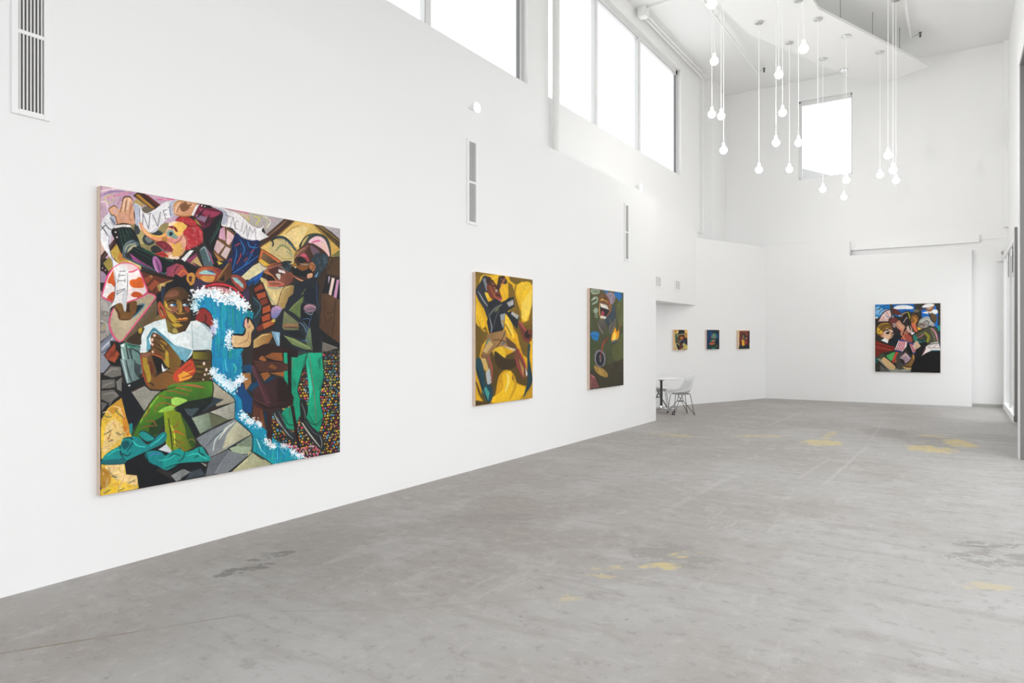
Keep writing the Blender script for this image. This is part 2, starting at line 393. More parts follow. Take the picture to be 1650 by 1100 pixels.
# ------------------------------------------------------------------ wall vents
def wall_vent(y0, y1, z0, z1, label, bars, nsl, back):
    """tall narrow return-air grille let into the long wall (x is out of the wall)"""
    root = empty('wall_vent', (-4.8, (y0 + y1) / 2, z0)); tag(root, label, 'vent', 'tall return-air grilles in the long wall')
    hw = (y1 - y0) / 2; h = z1 - z0; e = .038
    fr = MB(); t = .014
    fr.box(0, t, -hw - e, -hw, -.035, h + .035, .003); fr.box(0, t, hw, hw + e, -.035, h + .035, .003)
    fr.box(0, t, -hw, hw, -.035, 0, .003); fr.box(0, t, -hw, hw, h, h + .035, .003)
    fr.build('frame', M_TRIM, root)
    MB().box(.001, .003, -hw, hw, 0, h).build('backing', back, root)
    for zb in bars: MB().box(.002, .013, -hw, hw, zb - z0 - .012, zb - z0 + .012, .002).build('crossbar', M_TRIM, root)
    first = None
    for k in range(nsl):
        y = -hw + (k + .5) * 2 * hw / nsl
        if first is None:
            m = MB(); w_ = 2 * hw / nsl
            m.prism([(.003, -w_ * .10), (.0125, -w_ * .42), (.0125, w_ * .02), (.006, w_ * .22)], 0.0, h)
            first = m.build('slat', M_SLAT, root, loc=(0, y, 0))
        else:
            c = first.copy(); COL.objects.link(c); c.location = (0, y, 0)
    return root
wall_vent(1.857, 1.995, 2.96, 3.885, 'tall white slatted vent cut by the top left corner of the photo', (3.435,), 7, M_SHUT)
wall_vent(6.462, 6.60, 2.945, 3.885, 'tall narrow grey vent high above the yellow painting', (3.41,), 6, M_BACK)
wall_vent(11.01, 11.135, 2.955, 3.888, 'tall narrow grey vent high above the dark green painting', (3.42,), 5, M_BACK)
def square_vent(y, label):
    root = empty('air_vent', (-5.22, y, 2.675)); tag(root, label, 'vent', 'small square vents on the bulkhead')
    fr = MB(); w_, h, e = .15, .19, .035
    fr.box(0, .012, -w_ - e, -w_, -e, h + e); fr.box(0, .012, w_, w_ + e, -e, h + e); fr.box(0, .012, -w_, w_, -e, 0); fr.box(0, .012, -w_, w_, h, h + e)
    fr.build('frame', M_TRIM, root)
    MB().box(.0005, .0025, -w_, w_, 0, h).build('backing', M_BACK, root)
    for k in range(7):
        yy = -w_ + (k + .5) * 2 * w_ / 7
        MB().box(.003, .010, yy - .016, yy + .016, 0, h).build('slat', M_SLAT, root)
square_vent(13.67, 'left small square vent beside the end of the long wall')
square_vent(14.88, 'right small square vent above the alcove opening')

# ------------------------------------------------------------------ pipes, conduits, sprinklers
o = MB().tube([(-5.40, 9.64, 4.3), (-5.40, 9.64, ZC)], .062, 14).build('downpipe', M_PIPE, smooth=True); tag(o, 'thick white vertical pipe standing in front of the second high window', 'pipe')
root = empty('ceiling_conduit', (-5.33, 13.15, 8.22)); tag(root, 'white conduit with junction box running along the ceiling corner above the windows', 'conduit')
MB().box(-.09, .09, -.09, .09, -.10, .10, .01).build('junction_box', M_PIPE, root)
MB().tube([(-.06, .08, 0), (-.06, 4.08, 0), (-.075, 4.18, -.02), (-.09, 4.24, -.10), (-.10, 4.24, -.3), (-.10, 4.24, -3.88), (-.10, 4.20, -3.93), (-.10, 4.12, -3.945), (-.10, -.75, -3.945)], .024, 8).build('conduit', M_PIPE, root, smooth=True)
MB().tube([(.02, .08, .0), (.02, 4.2, .02)], .020, 8).build('conduit', M_PIPE, root, smooth=True)
MB().tube([(.09, 0, .06), (2.6, -.35, .08)], .018, 8).build('conduit', M_PIPE, root, smooth=True)
def sprinkler(x, y0, y1, side, label):
    root = empty('sprinkler_pipe', (x, y1, 8.2)); tag(root, label, 'sprinkler', 'sprinkler pipes under the ceiling')
    MB().tube([(0, y0 - y1, 0), (0, 0, 0), (.19, -.09, 0.01)], .024, 10).build('pipe', M_PIPE, root, smooth=True)
    hd = MB(); hd.tube([(.19, -.09, -.06), (.19, -.09, .02)], .018, 10).build('sprinkler_head', M_DARKM, root, smooth=True)
    MB().lathe([(0, .035), (.032, .035), (.032, .045), (0, .045)], (.19, -.09, 0), 14).build('deflector', M_DARKM, root)
    for q in (.35, .72):
        MB().tube([(0, (y0 - y1) * q, .025), (0, (y0 - y1) * q, .12)], .009, 6).build('hanger', M_PIPE, root)
sprinkler(-4.13, 8.0, 17.6, 1, 'white sprinkler pipe ending left of the floating ceiling panel')
sprinkler(-.817, 9.0, 17.42, 1, 'white sprinkler pipe ending right of the floating ceiling panel')
o = MB().tube([(.965, 19.11, ZC), (.965, 19.11, 7.95), (.975, 19.12, 5.55), (1.0, 19.10, 5.40), (1.005, 19.06, 5.2)], .016, 8).build('wall_conduit', M_PIPE, smooth=True)
tag(o, 'thin white conduit running down the far right corner', 'conduit')
for (x, y, s_) in ((.05, 15.2, .05), (-.15, 17.2, .04)):
    o = MB().lathe([(0, 0), (s_, 0), (s_, -.02), (s_ * .4, -.03), (0, -.03)], (x, y, ZC), 16).build('ceiling_plug', M_PIPE)
    tag(o, 'tiny round plate on the bare ceiling, ' + ('nearer of two' if s_ > .045 else 'farther of two'), 'plate', 'ceiling plates')

# ------------------------------------------------------------------ floating ceiling panel on rods
PZ = 7.70
pp = [(-4.15, 7.6), (-3.69, 12.2), (-3.469, 14.171), (-1.703, 18.607), (-.458, 18.067), (-2.124, 13.777), (-2.19, 12.9), (-1.15, 10.9), (-1.05, 7.6)]
root = empty('ceiling_panel', (-2.6, 13.4, PZ)); tag(root, 'white angular ceiling panel hung flat on rods under the ceiling', 'panel')
MB().prism([(x + 2.6, y - 13.4) for x, y in pp], 0, .055).build('board', M_CEIL, root)
for (x, y) in ((-1.0, 17.0), (-1.42, 15.9), (-1.88, 14.75), (-2.3, 13.75), (-1.55, 18.2), (-2.4, 16.4), (-3.3, 13.9), (-3.7, 10.5), (-1.35, 9.0)):
    r_ = MB().tube([(x + 2.6, y - 13.4, .05), (x + 2.6, y - 13.4, ZC - PZ)], .007, 6).build('rod', M_ROD, root)
    MB().box(x + 2.575, x + 2.625, y - 13.425, y - 13.375, .055, .10).build('clip', M_ROD, r_)

# ------------------------------------------------------------------ pendants
def make_pendant(x, y, ztop, zb, label, proto=None, cx=None, cy=None):
    root = empty('pendant_lamp', (x, y, zb)); tag(root, label, 'lamp', 'bare globe pendants on long cords')
    L_ = ztop - zb
    if proto is None:
        MB().lathe([(0, .0), (.006, .0), (.012, -.022), (.075, -.022), (.082, -.014), (.082, -.004), (.075, 0), (0, 0)], n=24).build('canopy', M_CHROME, root, smooth=True, loc=(0, 0, L_))
        MB().lathe([(0, .145), (.008, .142), (.026, .125), (.026, .075), (.020, .062), (0, .062)], n=16).build('socket', M_CORD, root, smooth=True)
        n = 14; rb = .064
        prof = [(rb * math.sin(PI * k / n), -rb * math.cos(PI * k / n)) for k in range(n - 1)] + [(.024, .062), (0.018, .070), (0, .07)]
        MB().lathe(prof, n=24).build('bulb', M_BULB, root, smooth=True)
    else:
        for ch in proto.children:
            if ch.name.startswith('cord'): continue
            c = ch.copy(); COL.objects.link(c); c.parent = root
            if ch.name.startswith('canopy'): c.location = (0, 0, L_)
    MB().tube([(0, 0, .14), (0, 0, L_ - .02)], .0058, 6).build('cord', M_CORD, root)
    return root
PEND = [
 (-2.744, 9.185, PZ, 6.07, 'lit globe pendant at the very top edge, nearest the high windows'),
 (-3.336, 11.304, PZ, 6.157, 'second highest lit globe of the left cluster, hanging above the touching pair'),
 (-3.62, 12.12, PZ, 5.554, 'left globe of the touching lit pair near the corner pier'),
 (-3.499, 12.27, PZ, 5.543, 'right globe of the touching lit pair near the corner pier'),
 (-3.405, 12.093, PZ, 4.877, 'lowest lit globe of the left cluster, below the touching pair'),
 (-3.182, 13.716, PZ, 4.842, 'lone lit globe low on a long cord between left and middle clusters'),
 (-2.869, 14.99, PZ, 5.072, 'small lit globe just left of the window, level with its sill'),
 (-2.44, 11.885, PZ, 5.936, 'highest of the three lit globes stacked left of the back window'),
 (-2.536, 12.657, PZ, 5.537, 'middle of the three lit globes stacked left of the back window'),
 (-2.676, 12.804, PZ, 5.066, 'lowest of the three lit globes stacked left of the back window'),
 (-1.817, 10.501, PZ, 5.724, 'largest looking lit globe, high above the back window'),
 (-2.371, 13.204, PZ, 5.115, 'lit globe overlapping the left edge of the back window'),
 (-2.421, 16.27, PZ, 4.843, 'lit globe below the left half of the back window sill'),
 (-1.839, 15.289, PZ, 4.781, 'lit globe at the lower right corner of the back window'),
 (-2.116, 17.159, PZ, 4.794, 'lowest hanging lit globe, under the right end of the back window'),
 (-2.199, 14.186, PZ, 5.051, 'pale globe seen against the bright glass of the back window'),
 (-1.337, 16.544, PZ, 5.07, 'leftmost lit globe of the right cluster of four'),
 (-.98, 13.665, ZC, 4.79, 'highest lit globe of the right cluster of four'),
 (-.921, 13.941, ZC, 4.578, 'second highest lit globe of the right cluster of four'),
 (-.978, 15.573, ZC, 4.721, 'lowest lit globe, rightmost in the right cluster of four'),
]
proto = None
for (x, y, zt, zb, lab) in PEND:
    r_ = make_pendant(x, y, zt, zb, lab, proto)
    if proto is None: proto = r_

# ------------------------------------------------------------------ flood lamps on top of the long wall
for (y, lab) in ((6.667, 'round white flood lamp glowing on the wall top above the yellow painting'), (11.786, 'white flood lamp glowing on the wall top near the wall end')):
    root = empty('flood_lamp', (-4.84, y, 4.265)); tag(root, lab, 'lamp', 'flood lamps on the wall top')
    MB().box(-.12, .03, -.06, .06, 0, .016, .004).build('foot', M_PIPE, root)
    MB().tube([(-.05, -.075, .075), (-.05, -.075, .02), (-.05, -.06, .012), (-.05, .06, .012), (-.05, .075, .02), (-.05, .075, .075)], .008, 6).build('yoke', M_PIPE, root)
    MB().tube([(-.10, 0, .075), (-.02, 0, .075), (.015, 0, .075)], [.035, .062, .066], 18).build('housing', M_PIPE, root, smooth=True)
    MB().tube([(.015, 0, .075), (.028, 0, .075), (.036, 0, .075)], [.060, .055, .03], 18).build('lens', M_LENS, root, smooth=True)
    sl = bpy.data.lights.new('flood_beam', 'SPOT'); sl.energy = 190; sl.spot_size = math.radians(96); sl.spot_blend = .8; sl.shadow_soft_size = .06; sl.color = (1, .985, .96)  # beam added in front of the lens to brighten the far wall
    so = bpy.data.objects.new('flood_beam', sl); COL.objects.link(so); so.parent = root; so.location = (.14, 0, .10)
    so.rotation_euler = Vector((.80, .58, .12)).to_track_quat('-Z', 'Y').to_euler()

# ------------------------------------------------------------------ cafe table and two shell chairs in the alcove
tb = empty('cafe_table', (-5.19, 13.796, 0), TH); tag(tb, 'round white pedestal table with dark column and four-star base', 'table')
MB().lathe([(0, .722), (.44, .722), (.475, .728), (.482, .738), (.475, .748), (0, .75)], n=48).build('tabletop', M_TABLE, tb, smooth=True)
MB().lathe([(0, .722), (.17, .722), (.15, .712), (.045, .690), (.032, .68), (0, .68)], n=24).build('top_support', M_BLACKM, tb, smooth=True)
MB().lathe([(0, .16), (.028, .16), (.026, .68), (0, .68)], n=18).build('column', M_BLACKM, tb, smooth=True)
MB().lathe([(0, .085), (.04, .085), (.045, .10), (.033, .16), (0, .16)], n=18).build('hub', M_CHROME, tb, smooth=True)
for k in range(4):
    a = math.radians(28 + 90 * k); ux, uy = math.cos(a), math.sin(a)
    lg = MB().tube([(ux * .02, uy * .02, .105), (ux * .18, uy * .18, .093), (ux * .36, uy * .36, .060)], [.020, .017, .013], 8).build('leg', M_CHROME, tb, smooth=True)
    MB().lathe([(0, 0), (.024, 0), (.024, .018), (.010, .024), (.010, .055), (0, .055)], (ux * .355, uy * .355, 0), 12).build('glide', M_BLACKM, lg, smooth=True)
def shell_mesh():
    prof = [(.280, .432, .185, .000), (.268, .446, .205, .004), (.22, .450, .225, .014), (.13, .440, .240, .034), (.03, .426, .246, .058), (-.06, .420, .246, .082), (-.13, .428, .244, .104), (-.182, .456, .238, .122),
            (-.216, .505, .230, .126), (-.236, .570, .220, .112), (-.252, .645, .210, .088), (-.272, .725, .196, .060), (-.296, .785, .170, .040), (-.314, .815, .130, .026), (-.324, .828, .075, .016)]
    n = 12; bm = bmesh.new(); rows = []
    for i, (x, z, hw, cl) in enumerate(prof):
        a = prof[max(i - 1, 0)]; b = prof[min(i + 1, len(prof) - 1)]
        t = Vector((b[0] - a[0], b[1] - a[1])).normalized(); nx, nz = t.y, -t.x     # towards the sitter
        row = []
        for k in range(n + 1):
            u = -1 + 2 * k / n
            q = cl * abs(u) ** 2.2
            row.append(bm.verts.new((x + nx * q, hw * u, z + nz * q)))
        rows.append(row)
    for A, B in zip(rows, rows[1:]):
        for k in range(n): bm.faces.new((A[k], A[k + 1], B[k + 1], B[k]))
    bmesh.ops.recalc_face_normals(bm, faces=bm.faces)
    g = bmesh.ops.solidify(bm, geom=bm.faces[:], thickness=.009)
    m = MB(); m.bm.free(); m.bm = bm; return m
def shell_chair(loc, rz, label):
    root = empty('shell_chair', loc, rz); tag(root, label, 'chair', 'white moulded shell chairs at the table')
    MB_ = shell_mesh(); MB_.build('shell', M_SHELL, root, smooth=True)
    R = .0065
    for sx, sy in ((1, 1), (1, -1), (-1, 1), (-1, -1)):
        foot = (.205 * sx - (.02 if sx < 0 else 0), .205 * sy, .012)
        m = MB().tube([(.155 * sx, .14 * sy, .425), foot], R, 6).tube([foot, (.05 * sx, .05 * sy, .27), (-.03 * sx, .12 * sy, .425)], R, 6)
        lg = m.build('leg', M_DARKM, root, smooth=True)
        MB().lathe([(0, 0), (.013, 0), (.015, .012), (.008, .024), (0, .024)], (foot[0], foot[1], 0), 10).build('glide', M_BLACKM, lg)
    b = MB()
    for a, c in (((.05, .05), (-.05, .05)), ((-.05, .05), (-.05, -.05)), ((-.05, -.05), (.05, -.05)), ((.05, -.05), (.05, .05))):
        b.tube([(*a, .27), (*c, .27)], R, 6)
    b.build('brace', M_DARKM, root, smooth=True); b = MB()
    b.tube([(.155, .14, .424), (-.155, .14, .424)], R, 6).tube([(.155, -.14, .424), (-.155, -.14, .424)], R, 6).tube([(.155, .14, .424), (.155, -.14, .424)], R, 6).tube([(-.155, .14, .424), (-.155, -.14, .424)], R, 6)
    b.build('seat_rail', M_DARKM, root, smooth=True)
    return root
shell_chair((-4.80, 13.86, 0), TH + PI + .12, 'white moulded chair on wire legs, whole, right of the table')
shell_chair((-5.53, 14.535, 0), TH - .12, 'white moulded chair behind the table, half hidden by the wall end')

# ------------------------------------------------------------------ paintings (pigment mixed stroke by stroke into a printed sheet)
TILES = dict(A=(150, 290, 6.873), B=(280, 300, 6.873), C=(410, 330, 6.876), D=(150, 440, 6.873), E=(280, 440, 6.873), F=(410, 440, 6.876),
             G=(150, 580, 4.783), H=(280, 580, 5.5), I=(410, 570, 5.79), J=(740, 420, 4.4), K=(930, 450, 5.79), L=(1390, 470, 7.333),
             M=(1070, 520, 20.0), N=(1125, 520, 20.0), O=(1175, 520, 20.0))
def hexc(h): return np.array([int(h[i:i + 2], 16) / 255 for i in (0, 2, 4)])
def homography(src, dst):
    A = []; b = []
    for (x, y), (u, v) in zip(src, dst):
        A += [[x, y, 1, 0, 0, 0, -u * x, -u * y], [0, 0, 0, x, y, 1, -v * x, -v * y]]; b += [u, v]
    return np.append(np.linalg.solve(np.array(A, float), np.array(b, float)), 1).reshape(3, 3)
def smooth_pts(p, closed, n=6):
    m = len(p); out = []
    for i in range(m if closed else m - 1):
        if closed: a, b, c, d = p[i - 1], p[i], p[(i + 1) % m], p[(i + 2) % m]
        else: a, b, c, d = p[max(i - 1, 0)], p[i], p[i + 1], p[min(i + 2, m - 1)]
        for k in range(n):
            t = k / n
            out.append(.5 * (2 * b + (c - a) * t + (2 * a - 5 * b + 4 * c - d) * t * t + (3 * b - a - 3 * c + d) * t ** 3))
    if not closed: out.append(p[-1])
    return np.array(out)
class Sheet:
    """a small painter: strokes and shapes given on a working sketch, laid flat onto the canvas"""
    def __init__(s, tile, quad, w, h, base):
        s.W, s.H = w, h; s.img = np.tile(hexc(base), (h, w, 1)); s.rng = np.random.RandomState(len(base) + w + h)
        ox, oy, k = TILES[tile]
        s.M = homography([(ox + x / k, oy + y / k) for x, y in quad], [(0, 0), (w, 0), (w, h), (0, h)])
        a = s.pt(tile, np.array([quad[0], quad[1]], float)); l = np.hypot((quad[1][0] - quad[0][0]) / k, (quad[1][1] - quad[0][1]) / k)
        hh = abs(quad[3][1] - quad[0][1]) / k
        s.px = (w / l * h / hh) ** .5               # sheet pixels per sketch unit
    def pt(s, tile, p):
        ox, oy, k = TILES[tile]
        q = np.column_stack([ox + p[:, 0] / k, oy + p[:, 1] / k, np.ones(len(p))]) @ s.M.T
        return q[:, :2] / q[:, 2:]
    def box(s, q, pad=0):
        x0 = int(max(np.floor(q[:, 0].min() - pad), 0)); x1 = int(min(np.ceil(q[:, 0].max() + pad) + 1, s.W))
        y0 = int(max(np.floor(q[:, 1].min() - pad), 0)); y1 = int(min(np.ceil(q[:, 1].max() + pad) + 1, s.H))
        return x0, x1, y0, y1
    def mask(s, q):
        x0, x1, y0, y1 = s.box(q)
        if x1 <= x0 or y1 <= y0: return None
        X, Y = np.meshgrid(np.arange(x0, x1) + .5, np.arange(y0, y1) + .5); m = np.zeros(X.shape, bool)
        for (ax, ay), (bx, by) in zip(q, np.roll(q, -1, 0)):
            if ay == by: continue
            m ^= ((ay > Y) != (by > Y)) & (X < (bx - ax) * (Y - ay) / (by - ay) + ax)
        return x0, x1, y0, y1, m, X, Y
    def fill(s, q, c):
        r = s.mask(q)
        if r is None: return
        x0, x1, y0, y1, m, X, Y = r
        if not m.any(): return
        if '>' in c:
            a, b = c.split('>'); b, ang = b.split('@'); an = math.radians(float(ang))
            t = X * math.cos(an) + Y * math.sin(an); t = (t - t[m].min()) / max(np.ptp(t[m]), 1e-6)
            f = hexc(a)[None] * (1 - t[m][:, None]) + hexc(b)[None] * t[m][:, None]
        else: f = np.tile(hexc(c), (m.sum(), 1))
        s.img[y0:y1, x0:x1][m] = f
    def line(s, q, c, w, a=1.0):
        r = max(w * s.px / 2, .6); x0, x1, y0, y1 = s.box(q, r + 1)
        if x1 <= x0 or y1 <= y0: return
        X, Y = np.meshgrid(np.arange(x0, x1) + .5, np.arange(y0, y1) + .5); d = np.full(X.shape, 1e9)
        n = max(len(q) - 1, 1)
        for i in range(len(q) - 1):
            ax, ay = q[i]; bx, by = q[i + 1]; L2 = (bx - ax) ** 2 + (by - ay) ** 2 + 1e-9
            t = np.clip(((X - ax) * (bx - ax) + (Y - ay) * (by - ay)) / L2, 0, 1)
            k = 1.0 if n < 3 else .55 + .45 * math.sin(PI * (i + .5) / n)       # a brush stroke swells and thins
            d = np.minimum(d, np.hypot(X - ax - t * (bx - ax), Y - ay - t * (by - ay)) / k)
        m = (np.clip(r - d + .5, 0, 1) * a)[..., None]
        v = s.img[y0:y1, x0:x1]; s.img[y0:y1, x0:x1] = v * (1 - m) + hexc(c) * m
    def ring(s, t, c, nums, w=None):
        cx, cy, rx, ry = nums[:4]; an = math.radians(nums[4] if len(nums) > 4 else 0)
        th = np.linspace(0, 2 * PI, 25)[:-1]; u, v = rx * np.cos(th), ry * np.sin(th)
        p = np.column_stack([cx + u * math.cos(an) - v * math.sin(an), cy + u * math.sin(an) + v * math.cos(an)]); q = s.pt(t, p)
        if w is None: s.fill(q, c)
        else: s.line(np.vstack([q, q[:1]]), c, w)
    def inside(s, q, n):
        r = s.mask(q)
        if r is None: return []
        x0, x1, y0, y1, m, X, Y = r
        yy, xx = np.nonzero(m); i = s.rng.randint(0, len(xx), n); return np.column_stack([xx[i] + x0, yy[i] + y0]).astype(float)
    def run(s, text):
        for ln in text.strip().splitlines():
            f = ln.split()
            if not f or f[0].startswith('#'): continue
            t, kind, c = f[:3]; k = kind[0]; w = float(kind[1:]) if len(kind) > 1 else 1.0
            if k in 'eo':
                s.ring(t, c, [float(v) for v in f[3].split(',')], w if k == 'o' else None); continue
            p = np.array([[float(v) for v in a.split(',')] for a in f[3:]]); q = s.pt(t, p)
            if k == 'p': s.fill(q, c)
            elif k == 's': s.fill(smooth_pts(q, True), c)
            elif k == 'l': s.line(q, c, w)
            elif k == 'c': s.line(smooth_pts(q, False, 5), c, w)
            elif k == 'w':                                   # foam: white dabs scattered along a path
                P = smooth_pts(q, False, 8)
                for _ in range(int(len(P) * 11)):
                    b = P[s.rng.randint(len(P))] + s.rng.normal(0, w * s.px * .5, 2)
                    z = b + s.rng.normal(0, w * s.px * .15, 2)
                    s.line(np.array([b, z]), c if s.rng.rand() > .22 else 'c9dfe8', w * (.10 + .20 * s.rng.rand()))
            elif k == 'v':                                   # long falling strokes inside a shape
                cs = c.split('/')
                for a in s.inside(q, int(w)):
                    l = s.rng.uniform(25, 110); b = a + np.array([s.rng.normal(0, 3), l])
                    r = s.mask(q); x0, x1, y0, y1, m, X, Y = r
                    e = b.copy()
                    while e[1] > a[1] + 4:
                        xi, yi = int(e[0]) - x0, int(e[1]) - y0
                        if 0 <= xi < m.shape[1] and 0 <= yi < m.shape[0] and m[yi, xi]: break
                        e -= (b - a) * .15
                    s.line(np.array([a, e]), cs[s.rng.randint(len(cs))], s.rng.uniform(.8, 3.0), .7)
            elif k == 'd':                                   # cobbled dots, row over row
                cs = c.split('/'); r = s.mask(q); x0, x1, y0, y1, m, X, Y = r; st = w * s.px; row = 0; y = y0
                while y < y1:
                    x = x0 + (st * .5 if row % 2 else 0)
                    while x < x1:
                        xx, yy = x + s.rng.normal(0, st * .14), y + s.rng.normal(0, st * .12)
                        xi, yi = int(xx) - x0, int(yy) - y0
                        if 0 <= xi < m.shape[1] and 0 <= yi < m.shape[0] and m[yi, xi]:
                            a = s.rng.uniform(.25, .38) * st; th = np.linspace(0, 2 * PI, 11)[:-1]
                            cc = cs[s.rng.randint(len(cs))]
                            s.fill(np.column_stack([xx + a * 1.15 * np.cos(th), yy + a * np.sin(th)]), cc)
                        x += st
                    y += st * .86; row += 1
            elif k == 'h':                                   # short dabs filling a shape
                cs = c.split('/')
                for a in s.inside(q, int(w)):
                    an = s.rng.uniform(-.6, .6) + .9; l = s.rng.uniform(4, 16)
                    s.line(np.array([a, a + [l * math.cos(an), l * math.sin(an)]]), cs[s.rng.randint(len(cs))], s.rng.uniform(.5, 1.3), .6)
    def image(s, name, bristle=.05, soft=0):
        h, w = s.H, s.W; n = np.zeros((h, w))
        for k, (sx, sy) in enumerate(((2, 14), (10, 3), (5, 5), (40, 40))):
            g = s.rng.normal(0, 1, (h // sy + 3, w // sx + 3)); yi = np.linspace(0, g.shape[0] - 2.01, h); xi = np.linspace(0, g.shape[1] - 2.01, w)
            y0 = yi.astype(int); x0 = xi.astype(int); fy = (yi - y0)[:, None]; fx = (xi - x0)[None]
            n += (g[y0][:, x0] * (1 - fy) * (1 - fx) + g[y0 + 1][:, x0] * fy * (1 - fx) + g[y0][:, x0 + 1] * (1 - fy) * fx + g[y0 + 1][:, x0 + 1] * fy * fx) * (.5, .5, .5, .8)[k]
        for _ in range(soft): s.img = (s.img * 2 + np.roll(s.img, 2, 0) + np.roll(s.img, -2, 0) + np.roll(s.img, 2, 1) + np.roll(s.img, -2, 1)) / 6
        im = np.clip(s.img * (1 + bristle * n[..., None]), 0, 1)
        im = (im + np.roll(im, 1, 0) * .5 + np.roll(im, 1, 1) * .5 + np.roll(im, -1, 0) * .5 + np.roll(im, -1, 1) * .5) / 3
        px = np.ones((h, w, 4), np.float32); px[..., :3] = im[::-1]
        b = bpy.data.images.new(name, w, h); b.pixels.foreach_set(px.ravel()); b.update(); b.pack(); return b
def canvas_material(name, img):
    m = bpy.data.materials.new(name); m.use_nodes = True; nt = m.node_tree; b = nt.nodes['Principled BSDF']
    b.inputs['Roughness'].default_value = .55; b.inputs['Specular IOR Level'].default_value = .25
    t = nt.nodes.new('ShaderNodeTexImage'); t.image = img; t.extension = 'EXTEND'
    nt.links.new(t.outputs['Color'], b.inputs['Base Color'])
    tc = nt.nodes.new('ShaderNodeTexCoord'); n = nt.nodes.new('ShaderNodeTexNoise'); n.inputs['Scale'].default_value = 90
    bp = nt.nodes.new('ShaderNodeBump'); bp.inputs['Strength'].default_value = .15; bp.inputs['Distance'].default_value = .004
    nt.links.new(tc.outputs['Object'], n.inputs['Vector']); nt.links.new(n.outputs['Fac'], bp.inputs['Height']); nt.links.new(bp.outputs[0], b.inputs['Normal'])
    return m
def painting(loc, rz, w, h, depth, mat_, label, group=None):
    """stretched canvas: local x runs along the wall, -y faces the room, loc is the middle of the lower edge on the wall"""
    root = empty('canvas_painting', loc, rz); tag(root, label, 'painting', group)
    MB().box(-w / 2, w / 2, -depth + .004, -.001, 0, h, .003).build('stretcher', M_WOOD, root)
    bm = bmesh.new(); uv = bm.loops.layers.uv.new('UVMap')
    y0, y1 = -depth, -depth + .004
    f = [bm.verts.new(c) for c in ((-w / 2, y0, 0), (w / 2, y0, 0), (w / 2, y0, h), (-w / 2, y0, h))]
    g = [bm.verts.new(c) for c in ((-w / 2, y1, 0), (w / 2, y1, 0), (w / 2, y1, h), (-w / 2, y1, h))]
    UV = {**dict(zip(f, ((0, 0), (1, 0), (1, 1), (0, 1)))), **dict(zip(g, ((0, 0), (1, 0), (1, 1), (0, 1))))}
    fs = [bm.faces.new(f), bm.faces.new(g[::-1])] + [bm.faces.new((f[i], g[i], g[(i + 1) % 4], f[(i + 1) % 4])) for i in range(4)]
    for fc in fs:
        for lp in fc.loops: lp[uv].uv = UV[lp.vert]
    m = MB(); m.bm.free(); m.bm = bm; m.build('canvas', mat_, root)
    return root
